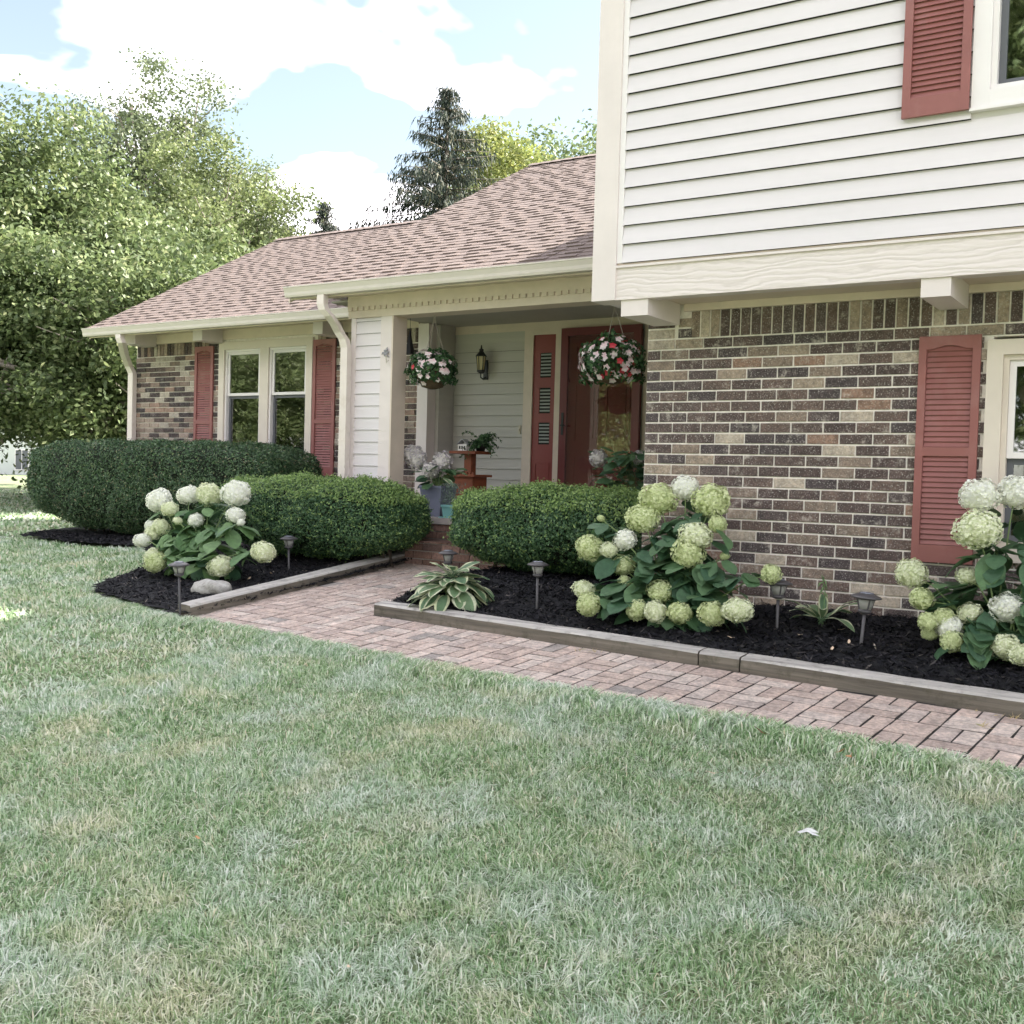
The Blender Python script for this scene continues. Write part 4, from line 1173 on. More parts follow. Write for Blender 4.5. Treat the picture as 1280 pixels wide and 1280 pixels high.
def hydrangea(label, base, heads, leaves, spread, zlo, ztop, ymid, yspan, leafset, lsize=.13):
    root = thing('hydrangea', label, 'hydrangea', base, 'hydrangea bushes in the mulch beds')
    st = MB(); B = Vector(base)
    pts = []
    vs = [h[1] for h in heads]; v0, v1 = min(vs), max(vs)
    for (u, v, dpx, kd) in heads:
        # lower flowers lean out to the front, the top ones sit over the crown's middle
        t = (v - v0) / max(1, v1 - v0)
        Y = ymid + yspan * (.35 - t) + random.uniform(-.06, .06)
        q = onY(u, v, Y); rad = dpx / 2 * q.dot(FW) / FPX
        if q.z - rad < float(base[2]) + .01: q.z = base[2] + rad + .01
        pts.append((q, rad))
        rot = (random.uniform(-.4, .4), random.uniform(-.4, .4), random.uniform(0, 6.28))
        link('flower_head', random.choice(HM[kd]), q, root, rot, (rad * random.uniform(.92, 1.08), rad * random.uniform(.9, 1.05), rad * random.uniform(.88, 1.06)))
        b0 = B + Vector((random.uniform(-.12, .12), random.uniform(-.08, .08), -.02)); mid = b0.lerp(q, .55) + Vector((0, 0, .06))
        end = q - (q - mid).normalized() * rad * .7
        st.tube([b0, b0.lerp(mid, .5) + Vector((0, 0, .04)), mid, mid.lerp(end, .6) + Vector((0, 0, .02)), end], [.006, .005, .0045, .004, .0035], 5)
    part('stems', st, M_STEMG, root)
    n = 0; tries = 0
    while n < leaves and tries < leaves * 30:
        tries += 1
        q, rad = random.choice(pts); t = random.uniform(.18, .95)
        b0 = B + Vector((random.uniform(-.1, .1), random.uniform(-.06, .06), 0))
        p = b0.lerp(q, t) + Vector((0, 0, .10 * math.sin(math.pi * t)))
        if p.z < zlo: continue
        a = random.uniform(0, 6.283)
        out = Vector((math.cos(a), math.sin(a) - .45, 0)) + Vector((p.x - B.x, p.y - ymid, 0)) * 1.2
        if out.length < .05: continue
        d = out.normalized(); d.z = random.uniform(-.75, .12); d.normalize()
        s = lsize * random.uniform(.72, 1.25) * (1.1 - .3 * t)
        p = p + d * s * .3
        if any((p + d * s * .5 - q2).length < r2 + .015 for q2, r2 in pts): continue
        if p.y + d.y * s > 6.56 and p.x > -3.3: continue
        # a leaf does not cover a bloom that is open to the light in front of the bush
        mid_ = p + d * s * .5; dm_ = mid_.dot(FW)
        if (mid_ - Vector((-2.13, 6.12, -.68))).length < .2: continue      # room for the garden light
        if any(dm_ < q2.dot(FW) and (mid_ / dm_ - q2 / q2.dot(FW)).length < (r2 * .95 + s * .22) / dm_ for q2, r2 in pts): continue
        link('leaf', random.choice(leafset), p, root, orient(d, random.uniform(-.5, .5)), s); n += 1
    return root
CH = [(823.7, 623.7, 46, 'l'), (857, 610, 35, 'w'), (889.5, 626, 46, 'l'), (803.7, 647.5, 40, 'l'), (870, 670, 39, 'c'), (860, 691, 41, 'l'), (781, 675, 29, 'w'), (761, 687, 22, 'c'), (737, 684.5, 34, 'l'), (779.5, 706, 29, 'l'), (730, 737, 27, 'c'), (735.5, 767, 31, 'l'), (825.5, 739, 33, 'l'), (796, 764, 28, 'l'), (819, 764.5, 29, 'c'), (889.5, 767, 36, 'l'), (922.5, 763, 36, 'c'), (849.5, 783, 31, 'l'), (964, 717.5, 27, 'l'), (897, 655, 24, 'l'), (751, 648, 10, 'l'), (906, 695, 12, 'l'), (780, 727, 17, 'l')]
bc = march(843, 786, mulch_r)
hydrangea('large hydrangea bush with lime-green blooms in front of the brick wall corner', (bc.x, bc.y + .12, bc.z + .02), CH, 280, .62, bc.z + .05, -.12, bc.y + .16, .38, HL, .175)
LH = [(199, 625.5, 30, 'w'), (212, 636, 20, 'c'), (236, 619, 27, 'w'), (261, 618, 32, 'c'), (295, 617, 35, 'w'), (245, 650.5, 21, 'w'), (188, 657, 15, 'w'), (201, 659, 21, 'c'), (192, 666, 19, 'c'), (178, 675.5, 20, 'w'), (192.5, 695, 25, 'c'), (194, 717, 27, 'l'), (294.5, 644, 22, 'w'), (301, 653, 10, 'w'), (329, 690, 29, 'c'), (276, 707.5, 30, 'c'), (222, 651, 11, 'c')]
bl = march(243, 722, mulch_l)
hydrangea('loose hydrangea bush with creamy white blooms behind the pale rock', (bl.x, bl.y + .05, bl.z + .02), LH, 200, .55, bl.z + .06, -.35, bl.y + .1, .4, HLL + HL[:1], .19)
RH = [(1224.5, 619.5, 47, 'w'), (1269, 615, 43, 'w'), (1222.5, 662.5, 55, 'c'), (1139, 717, 39, 'c'), (1152, 748, 31, 'l'), (1159.5, 777, 25, 'l'), (1162, 792, 20, 'l'), (1180, 772, 27, 'l'), (1187, 784, 33, 'w'), (1190, 802, 29, 'l'), (1212, 766, 30, 'c'), (1259.5, 760, 42, 'w'), (1210, 720, 27, 'c'), (1256, 834, 38, 'c'), (1274, 857, 28, 'c'), (1310, 650, 46, 'c'), (1345, 700, 44, 'w'), (1320, 740, 38, 'l'), (1360, 780, 40, 'c'), (1325, 815, 36, 'l')]
br = march(1262, 836, mulch_r)
hydrangea('tall hydrangea bush with white and cream blooms below the lower window', (br.x, br.y + .18, br.z + .02), RH, 250, .55, br.z + .05, -.10, br.y + .2, .36, HL, .18)

# ---- hostas
M_HG = leafy('hosta green', (.10, .19, .10), (.18, .28, .14), .2, .4)
M_HC = leafy('hosta cream margin', (.55, .58, .36), (.66, .68, .50), .25, .45)
HO = [leaf_mesh('leaf', [M_HG, M_HC], .06, 9, .40, c_, .03, edge=.38) for c_ in (.25, .42, .12)]
HO2 = [leaf_mesh('leaf', [M_HG, M_HC], .0, 8, .2, c_, .03, edge=.34) for c_ in (.35, .55)]
ph = march(566, 752, lambda x, y: mulch_r(x, y))
hosta = thing('hosta', 'full clump of cream-edged hosta leaves at the end of the edging timber', 'hosta', (ph.x, ph.y, ph.z))
for ring, (nn, ln, el, z0_) in enumerate(((20, .18, -.45, .07), (18, .18, -.2, .125), (14, .175, .1, .17), (8, .16, .55, .205))):
    for k in range(nn):
        a = 6.283 * k / nn + random.uniform(-.2, .2) + ring * .4; e_ = el + random.uniform(-.12, .12)
        d = Vector((math.cos(a) * math.cos(e_), math.sin(a) * math.cos(e_), math.sin(e_)))
        r0 = (.18, .14, .085, .03)[ring]
        link('leaf', random.choice(HO), Vector((ph.x, ph.y, ph.z)) + Vector((math.cos(a) * r0, math.sin(a) * r0, z0_ + random.uniform(-.015, .02))), hosta, orient(d, random.uniform(-.35, .35)), ln * random.uniform(.85, 1.15))
st = MB()
for k in range(16):
    a = 6.283 * k / 16; st.tube([(ph.x, ph.y, ph.z - .02), (ph.x + .06 * math.cos(a), ph.y + .06 * math.sin(a), ph.z + .08), (ph.x + .12 * math.cos(a), ph.y + .12 * math.sin(a), ph.z + .12)], .005, 5)
part('stems', st, M_STEMG, hosta)
ps = march(1027, 783, mulch_r)
h2 = thing('hosta', 'small white-edged hosta with a flower stalk between two solar lights', 'hosta', ps)
for k in range(11):
    a = 6.283 * k / 11 + random.uniform(-.25, .25); e_ = random.uniform(.25, .95)
    d = Vector((math.cos(a) * math.cos(e_), math.sin(a) * math.cos(e_), math.sin(e_)))
    link('leaf', random.choice(HO2), Vector(ps) + Vector((math.cos(a) * .04, math.sin(a) * .04, .04 + .03 * math.sin(e_))), h2, orient(d, random.uniform(-.4, .4)), random.uniform(.17, .24))
st = MB(); st.tube([(ps.x, ps.y, ps.z - .01), (ps.x + .01, ps.y + .01, ps.z + .2), (ps.x - .01, ps.y + .0, ps.z + .3)], [.004, .003, .002], 5)
for k in range(7):
    zz = ps.z + .2 + .015 * k; a = k * 2.4
    st.tube([(ps.x, ps.y, zz), (ps.x + .02 * math.cos(a), ps.y + .02 * math.sin(a), zz - .01), (ps.x + .028 * math.cos(a), ps.y + .028 * math.sin(a), zz - .03)], [.003, .005, .002], 5)
part('flower_stalk', st, M_HLEAFL, h2)

# ================================================================== SOLAR PATH LIGHTS
def solar_light(label, base, h, tilt, k=1.0):
    root = thing('solar_light', label, 'garden light', base, 'solar path lights in the mulch')
    root.rotation_euler = (tilt[0], tilt[1], random.uniform(0, 3))
    b = Vector(base)
    o = (b.x, b.y, b.z)
    q_ = .72                                          # the lantern body is squat
    part('stake', MB().lathe(o, [(.004, -.06), (.009 * k, .0), (.009 * k, h - .13 * k * q_)], 8), M_LAMPB, root, True)
    part('collar', MB().lathe(o, [(.014 * k, h - .135 * k * q_), (.03 * k, h - .125 * k * q_), (.034 * k, h - .112 * k * q_), (.026 * k, h - .105 * k * q_)], 14), M_LAMPB, root, True)
    part('lens', MB().lathe(o, [(.027 * k, h - .1045 * k * q_), (.036 * k, h - .07 * k * q_), (.042 * k, h - .033 * k * q_)], 14), M_FROST, root, True)
    cage = MB()
    for q in range(4):
        a = q * math.pi / 2 + .4
        cage.tube([(b.x + .029 * k * math.cos(a), b.y + .029 * k * math.sin(a), b.z + h - .108 * k * q_), (b.x + .045 * k * math.cos(a), b.y + .045 * k * math.sin(a), b.z + h - .03 * k * q_)], .004 * k, 5)
    for zz, rr_ in ((.108, .029), (.03, .045)): cage.tube([(b.x + rr_ * k * math.cos(q * math.pi / 6), b.y + rr_ * k * math.sin(q * math.pi / 6), b.z + h - zz * k * q_) for q in range(13)], .004 * k, 5)
    part('cage', cage, M_LAMPB, root)
    part('cap', MB().lathe(o, [(.046 * k, h - .0325 * k * q_), (.072 * k, h - .026 * k * q_), (.074 * k, h - .018 * k * q_), (.058 * k, h - .005 * k), (.035 * k, h + .004 * k)], 18), M_LAMPB, root, True)
    part('solar_panel', MB().lathe(o, [(.036 * k, h + .0042 * k), (.03 * k, h + .009 * k), (.004, h + .0105 * k)], 16), M_SOLAR, root, True)
def light_at(label, ub, vb, vt, fn, tilt, k=1.0):
    p = march(ub, vb, fn); h = (vb - vt) * p.dot(FW) / FPX
    solar_light(label, p, h, tilt, k)
light_at('solar path light with glassy lens standing beside the pale rock', 225, 766, 703, mulch_l, (0, -.06), 1.0)
light_at('solar path light in front of the low yew hedge, by the walk edging', 361, 713, 671, mulch_l, (0, -.03), 1.05)
light_at('solar path light behind the large hosta, by the porch step', 559, 738, 689, lambda x, y: np.maximum(gz(x, y), -1.2) + .03, (0, 0), 1.05)
light_at('solar path light with grey stake right of the large hosta', 671, 761, 703, mulch_r, (0, 0), 1.0)
light_at('dark solar path light by the brick wall, touching the big hydrangea', 971, 786, 726, mulch_r, (0, .06), 1.1)
light_at('dark solar path light under the small hosta flower stalk, by the shutter', 1076, 808, 742, mulch_r, (0, .07), 1.12)

# ================================================================== ROCK, LEAVES, SCRAPS
pr = march(252, 744, mulch_l)
m = MB(); nu, nv = 26, 14
for a in range(nv + 1):
    for b in range(nu):
        th, ph_ = math.pi * a / nv, 2 * math.pi * b / nu
        x, y, z = math.sin(th) * math.cos(ph_), math.sin(th) * math.sin(ph_), math.cos(th)
        k = 1 + .13 * math.sin(3 * x + 2 * z + 1) * math.cos(4 * y) + .08 * math.sin(7 * x + 5 * y + 3 * z)
        z_ = max(z * k, -.5); z_ = math.copysign(abs(z_) ** .8, z_)
        m.v.append((pr.x + .19 * x * k, pr.y + .09 + .10 * y * k, pr.z + .045 + .068 * z_ + .012 * x))
for a in range(nv):
    for b in range(nu): m.f.append((a * nu + b, (a + 1) * nu + b, (a + 1) * nu + (b + 1) % nu, a * nu + (b + 1) % nu)); m.m.append(0)
tag(part('rock', m, M_ROCK, None, True), 'pale flat-topped field stone lying in the left mulch bed', 'rock')
M_LB = paint('brown dead leaf', (.19, .075, .03), .8, .25, 30, .2)
M_LO = paint('tan dead leaf', (.55, .28, .14), .8, .2, 30, .2)
M_LP = paint('pale dead leaf', (.66, .50, .36), .8, .15, 30, .2)
DL = {n_: leaf_mesh('fallen_leaf', mt, 0, 5, .34, -.35, .06) for n_, mt in (('b', M_LB), ('o', M_LO), ('p', M_LP))}
def dead(u, v, kd, s, fn, dz, label, grp=None):
    p = march(u, v, lambda x, y: fn(x, y) + dz)
    o = link('fallen_leaf', DL[kd], p, None, (random.uniform(-.3, .3), random.uniform(-.3, .3), random.uniform(0, 6)), s)
    tag(o, label, 'leaf', grp)
dead(957, 917, 'b', .055, gz, .035, 'dark brown dead leaf on the grass near the path edge')
dead(1047, 940, 'o', .04, gz, .04, 'small orange-tan dead leaf in the grass by the path')
dead(1063, 944, 'o', .045, gz, .04, 'bright orange-tan dead leaf in the grass by the path')
dead(895, 966, 'p', .035, gz, .04, 'single pale dead leaf in the open lawn')
dead(250, 1048, 'o', .02, gz, .04, 'tiny orange dead leaf among dry lawn grass')
dead(435, 1206, 'p', .022, gz, .045, 'tiny pale leaf curled in the lawn')
for u, v in ((998, 793), (1061, 804), (1050, 787), (1039, 812), (916, 797), (310, 724), (340, 717)):
    dead(u, v, 'p', .03 if u > 400 else .035, mulch_r if u > 400 else mulch_l, .02, 'small pale leaf scrap on the black mulch', 'leaf scraps on the mulch')
pp = march(1010, 1042, lambda x, y: gz(x, y) + .045)
m = MB(); g_ = [(-.055, -.01, 0), (-.03, .02, .012), (0, .006, .02), (.025, .024, .006), (.058, -.004, .0), (.03, -.022, .008), (0, -.014, .018), (-.032, -.026, .004)]
m.poly([(pp.x + a * .7, pp.y + b * .7, pp.z + c * .5) for a, b, c in g_]); m.poly([(pp.x + a * .5 + .006, pp.y + b * .6 + .006, pp.z + c * .5 + .008) for a, b, c in g_[:5]])
tag(part('paper_scrap', m, M_PAPER), 'crumpled white paper scrap lying in the lawn', 'paper')
# dry weeds growing from the path joints along the timbers
M_STRAW = foliage_mat('straw weed', [(0, (.45, .34, .16)), (.6, (.60, .48, .26)), (1, (.36, .36, .17))], .2)
for u, v, n_ in ((1217, 893, 26), (1230, 915, 20), (1252, 902, 12), (727, 818, 22), (742, 820, 12), (1268, 904, 12)):
    p = march(u, v, gz); P = np.array(p)[None] + np.stack([rng.normal(0, .018, n_), rng.normal(0, .012, n_), np.abs(rng.normal(.018, .01, n_))], 1)
    V = leaf_quads(P, unit(rng.normal(size=(n_, 3))), rng.uniform(.03, .07, n_), .004, .1) - np.array(p)
    tag(link('weed_tuft', np_mesh('weed_tuft', V, 4, M_STRAW), p), 'dry straw-coloured weed tuft in the path joint against the timber', 'weed', 'dry weeds in the path joints')
# wispy bare stems below the hedge corner
p = march(716, 716, mulch_r); n_ = 60
P = np.array(p)[None] + np.stack([rng.normal(0, .13, n_), rng.normal(0, .05, n_), np.abs(rng.normal(.06, .04, n_))], 1)
tag(link('grass_tuft', np_mesh('grass_tuft', leaf_quads(P, unit(rng.normal(size=(n_, 3))), .16, .005, .1, droop=np.array([0, 0, .6])) - np.array(p), 4, foliage_mat('wispy grass', [(0, (.06, .055, .035)), (1, (.16, .13, .08))], .1)), p), 'wispy dry grass clump under the yew hedge beside the hydrangea', 'grass tuft')

# ================================================================== PORCH OBJECTS
M_IMPL = foliage_mat('basket leaves', [(0, (.025, .06, .03)), (.5, (.05, .115, .045)), (1, (.10, .19, .075))], .2)
M_PINK = foliage_mat('pink petals', [(0, (.76, .42, .48)), (.3, (.84, .60, .64)), (.65, (.90, .77, .79)), (1, (.92, .88, .87))], .25)
M_RED = foliage_mat('red petals', [(0, (.48, .02, .04)), (.5, (.62, .045, .07)), (1, (.70, .12, .14))], .25)
def floret(name, mat, seed):
    g = np.random.default_rng(seed); out = []
    for k in range(5):
        a = 2 * math.pi * k / 5 + g.uniform(-.15, .15); D = np.array([math.cos(a), math.sin(a), g.uniform(-.1, .35)]); S = np.array([-math.sin(a), math.cos(a), 0])
        out.append(np.stack([np.array([0, 0, .0]), D * .55 + S * .46 + [0, 0, .1], D * 1.05, D * .55 - S * .46 + [0, 0, .1]]))
    return np_mesh(name, np.concatenate(out), 4, mat)
FLP = [floret('flower', M_PINK, s) for s in (1, 2)]; FLR = [floret('flower', M_RED, s) for s in (3, 4)]
def hanging_basket(label, hook, c, r, pink, red, redside):
    root = thing('hanging_basket', label, 'flower basket', (c.x, c.y, c.z - r), 'hanging flower baskets under the porch lintel')
    part('basket', MB().lathe(c, [(.03, -.17), (.10, -.15), (.15, -.06), (.165, .01)], 18), M_COCO, root, True)
    w = MB()
    w.tube([(hook.x, hook.y, hook.z + .05), (hook.x + .012, hook.y, hook.z + .02), (hook.x, hook.y, hook.z - .02)], .005, 6)
    for k in range(3):
        a = 2 * math.pi * k / 3 + .5
        w.tube([(hook.x, hook.y, hook.z - .02), (c.x + .16 * math.cos(a), c.y + .16 * math.sin(a), c.z + .0)], .0028, 5)
    part('hanger', w, M_WIRE, root)
    n = 1900
    d = unit(rng.normal(size=(n, 3))); d = d[(d[:, 2] > -.62)]
    rad = r * (.74 + .30 * rng.random(len(d))) * (1 + .2 * np.sin(d[:, 0] * 5 + c.x) * np.cos(d[:, 2] * 6))
    P = d * rad[:, None] * np.array([1, 1, .86]) + np.array(c)
    V = leaf_quads(P, unit(d + rng.normal(0, .6, d.shape)), rng.uniform(.035, .06, len(d)), rng.uniform(.02, .032, len(d)), .2)
    link('foliage', np_mesh('foliage', V - np.array(c), 4, M_IMPL), c, root)
    for n_, ms, side in ((pink, FLP, 0), (red, FLR, redside)):
        for k in range(n_):
            for _ in range(40):
                v = Vector((random.gauss(side * .75, 1 if not side else .55), -abs(random.gauss(.4, .8)), random.gauss(0, .75))).normalized()
                if v.z > -.72: break
            p = Vector(c) + Vector((v.x, v.y, v.z * .86)) * r * random.uniform(.84, 1.1)
            link('flower', random.choice(ms), p, root, v.to_track_quat('Z', 'Y').to_euler(), random.uniform(.022, .036))
hk = onY(543, 402, 8.2); cc = onY(541, 464, 8.2); hk.x = cc.x; hk.z = 1.49
hanging_basket('hanging basket of pale pink impatiens beside the white siding pilaster', hk, cc, .225, 48, 1, .9)
hk = onY(768, 383, 8.2); cc = onY(766, 455, 8.2); hk.x = cc.x; hk.z = 1.49
hanging_basket('hanging basket of pink and red impatiens in front of the storm door', hk, cc, .27, 80, 13, .75)

ZF = -.40
# planter of mophead hydrangeas
M_MAUVE = foliage_mat('faded mauve florets', [(0, (.33, .30, .36)), (.4, (.55, .51, .52)), (.8, (.70, .66, .62)), (1, (.42, .44, .36))], .2)
MV = head_mesh('flower_head', M_MAUVE, 200, .85, .17, 21)
def tapered_pot(m, c, w0, w1, h, t=.014):
    x, y, z = c
    m.hexa([(x - w0, y - w0, z), (x + w0, y - w0, z), (x + w0, y + w0, z), (x - w0, y + w0, z), (x - w1, y - w1, z + h), (x + w1, y - w1, z + h), (x + w1, y + w1, z + h), (x - w1, y + w1, z + h)])
    m.box(x - w1 - .008, x + w1 + .008, y - w1 - .008, y + w1 + .008, z + h + .0003, z + h + .022)
    return m
def potted(label, c, pot, potmat, w0, w1, h, heads, hr, leafn, ls, spread, htop, lset, cat='planter', group=None):
    root = thing(pot, label, cat, c, group)
    part('pot', tapered_pot(MB(), c, w0, w1, h), potmat, root)
    st = MB(); top = Vector((c[0], c[1], c[2] + h))
    for q in heads:
        st.tube([top, top.lerp(q, .6) + Vector((0, 0, .03)), q], [.005, .004, .003], 5)
        link('flower_head', MV, q, root, (random.random(), random.random(), 0), hr * random.uniform(.85, 1.1))
    for k in range(leafn):
        a = random.uniform(0, 6.28); rr_ = spread * random.random() ** .6
        p = Vector((c[0] + rr_ * math.cos(a), c[1] + rr_ * math.sin(a), c[2] + h + random.uniform(.02, htop)))
        d = Vector((math.cos(a), math.sin(a), random.uniform(-.5, .5)))
        if random.random() < .3: st.tube([top, top.lerp(p, .5) + Vector((0, 0, .03)), p], .003, 5)
        link('leaf', random.choice(lset), p, root, orient(d, random.uniform(-.6, .6)), ls * random.uniform(.7, 1.2))
    if st.v: part('stems', st, M_STEMG, root)
    return root
c = onY(547, 642, 8.3); c = Vector((c.x, 8.3, ZF))
potted('tall slate-blue square planter with faded mophead hydrangeas on the porch edge', c, 'planter', M_POTG, .095, .125, .27, [onY(522, 575, 8.3), onY(553, 577, 8.36), onY(538, 588, 8.18), onY(516, 569, 8.38)], .092, 44, .13, .17, .20, HL + HO2[:1])
c = onY(561, 642, 8.14); c = Vector((c.x + .03, 8.14, ZF))
rt = potted('small teal pot with wispy grey-green herb beside the slate-blue planter', c, 'flowerpot', M_TEAL, .055, .065, .10, [], .05, 0, .05, .05, .1, HL, 'flowerpot')
part('saucer', MB().box(c.x - .085, c.x + .085, c.y - .085, c.y + .085, ZF + .0002, ZF + .012), M_TEAL, rt)
n_ = 300; P = np.array(c)[None] + np.stack([rng.normal(0, .05, n_), rng.normal(0, .05, n_), .12 + rng.uniform(0, .2, n_)], 1)
link('foliage', np_mesh('foliage', leaf_quads(P, unit(rng.normal(size=(n_, 3))), .045, .007, .1, droop=np.array([0, 0, .8])) - np.array(c), 4, foliage_mat('herb', [(0, (.10, .15, .12)), (1, (.22, .29, .24))], .2)), c, rt)
c = onY(790, 610, 8.75); c = Vector((c.x, 8.75, ZF))
potted('dark leafy potted hydrangea with one mauve bloom beside the storm door', c, 'planter', M_POTG, .13, .16, .24, [onY(748, 573, 8.7), onY(799, 572, 8.8)], .075, 120, .14, .30, .42, HL)

# rust-stained stand with bird-feeder tray, small white house lantern and fern
c = onY(587, 600, 9.4); c = Vector((c.x, 9.4, ZF))
zt = onY(587, 564, 9.4).z
root = thing('plant_stand', 'rust-brown wooden stand with notched shelf in the porch corner', 'stand', c)
part('base_box', MB().box(c.x - .13, c.x + .13, c.y - .13, c.y + .13, ZF, zt - .27), M_RUST, root)
m = MB().box(c.x - .17, c.x + .17, c.y - .17, c.y + .17, zt - .2695, zt - .245)
for k in range(9): m.box(c.x - .168 + k * .039, c.x - .168 + k * .039 + .02, c.y - .17, c.y - .152, zt - .2448, zt - .222)
part('notched_shelf', m, M_RUST, root)
part('post', MB().box(c.x - .045, c.x + .045, c.y - .045, c.y + .045, zt - .2448, zt - .03), M_RUST, root)
part('top_board', MB().box(c.x - .165, c.x + .165, c.y - .15, c.y + .15, zt - .0298, zt), M_RUST, root)
lh = Vector((c.x - .03, c.y - .07, zt))
root = thing('house_lantern', 'tiny white house-shaped lantern on top of the rust-brown stand', 'lantern', lh)
part('body', MB().box(lh.x - .055, lh.x + .055, lh.y - .04, lh.y + .04, zt + .0005, zt + .07), M_SASH, root)
m = MB()
for s_ in (-1, 1):
    m.hexa([(lh.x + s_ * .066, lh.y - .048, zt + .064), (lh.x, lh.y - .048, zt + .118), (lh.x, lh.y + .048, zt + .118), (lh.x + s_ * .066, lh.y + .048, zt + .064),
            (lh.x + s_ * .066, lh.y - .048, zt + .072), (lh.x, lh.y - .048, zt + .127), (lh.x, lh.y + .048, zt + .127), (lh.x + s_ * .066, lh.y + .048, zt + .072)])
part('roof', m, M_STEEL, root)
for k in (-1, 0, 1): part('window', MB().box(lh.x + k * .03 - .009, lh.x + k * .03 + .009, lh.y - .0425, lh.y - .0402, zt + .02, zt + .052), M_BLACK, root)
fc = Vector((c.x + .095, c.y + .05, zt))
root = thing('fern', 'feathery dark green fern spilling over the rust-brown stand', 'fern', fc)
part('pot', MB().lathe(fc, [(.045, .0005), (.06, .08), (.065, .085)], 14), M_BLACK, root, True)
V = []
for k in range(44):
    a = random.uniform(0, 6.28); L_ = random.uniform(.14, .3); up_ = random.uniform(.1, 1.2)
    t = np.linspace(.1, 1, 16)
    px = fc.x + np.cos(a) * L_ * t * .8; py = fc.y + np.sin(a) * L_ * t * .8; pz = fc.z + .08 + L_ * up_ * t - L_ * (1.0 * t) ** 2 * .75
    P = np.stack([px, py, pz], 1); P = np.concatenate([P + rng.normal(0, .008, P.shape), P + rng.normal(0, .008, P.shape)])
    V.append(leaf_quads(P, unit(rng.normal(size=P.shape) + np.array([0, 0, 1.])), .04, .014, .1))
link('fronds', np_mesh('fronds', np.concatenate(V) - np.array(fc), 4, M_IMPL), fc, root)

# wall lantern
p = onY(608, 455, YB - .014); zt = onY(607, 433, YB).z; zb0 = onY(612, 477, YB).z
lx, ly = p.x, YB - .12; hh = zt - zb0
root = thing('wall_lantern', 'black wall lantern with amber glass on the grey porch siding', 'lantern', (lx, YB - .014, zb0))
part('back_plate', MB().box(lx - .03, lx + .03, YB - .028, YB - .0145, zb0 + .02, zb0 + .24), M_BLACK, root)
part('arm', MB().tube([(lx, YB - .028, zb0 + .05), (lx, YB - .07, zb0 + .02), (lx, ly, zb0 + .04), (lx, ly, zb0 + .09)], .008, 6), M_BLACK, root)
part('glass', MB().lathe((lx, ly, zb0), [(.036, .12), (.05, .27)], 6), M_LANT, root)
m = MB()
for k in range(6):
    a = math.pi / 3 * (k + .5); m.tube([(lx + .038 * math.cos(a), ly + .038 * math.sin(a), zb0 + .115), (lx + .053 * math.cos(a), ly + .053 * math.sin(a), zb0 + .275)], .005, 5)
m.lathe((lx, ly, zb0), [(.02, .085), (.045, .10), (.045, .119)], 12)
part('cage', m, M_BLACK, root)
part('hood', MB().lathe((lx, ly, zb0), [(.066, .271), (.06, .285), (.03, .32), (.022, .335), (.03, .345), (.012, .36), (.006, hh)], 12), M_BLACK, root, True)

# dark cone bell
a = onY(513, 413, 8.55); b0 = onY(512, 443, 8.55)
root = thing('hanging_bell', 'dark metal cone-shaped bell hanging behind the pilaster', 'bell', (b0.x, 8.55, b0.z))
part('cone', MB().lathe((b0.x, 8.55, b0.z), [(.055, 0), (.057, .004), (.03, .1), (.006, a.z - b0.z)], 4), M_BLACK, root)
part('cord', MB().tube([(b0.x, 8.55, a.z - .01), (b0.x, 8.55, 1.70)], .002, 5), M_BLACK, root)
# ornament on the pilaster
p = onY(483, 441, YP - .02)
root = thing('wall_ornament', 'small pale metal leaf-shaped bracket on the pilaster trim', 'ornament', (p.x, YP - .012, p.z - .08))
m = MB()
for k in range(6):
    a = 1.05 * k; L_ = .055 if k % 2 else .04
    m.tube([(p.x, YP - .02, p.z), (p.x + L_ * .6 * math.cos(a), YP - .034, p.z + L_ * .6 * math.sin(a)), (p.x + L_ * math.cos(a + .25), YP - .024, p.z + L_ * math.sin(a + .25))], [.008, .011, .003], 6)
part('leaves', m, M_STEEL, root)
part('hook', MB().tube([(p.x + .01, YP - .014, p.z), (p.x + .02, YP - .05, p.z - .04), (p.x + .035, YP - .055, p.z - .10), (p.x + .045, YP - .035, p.z - .07)], .006, 6), M_BRASS, root)

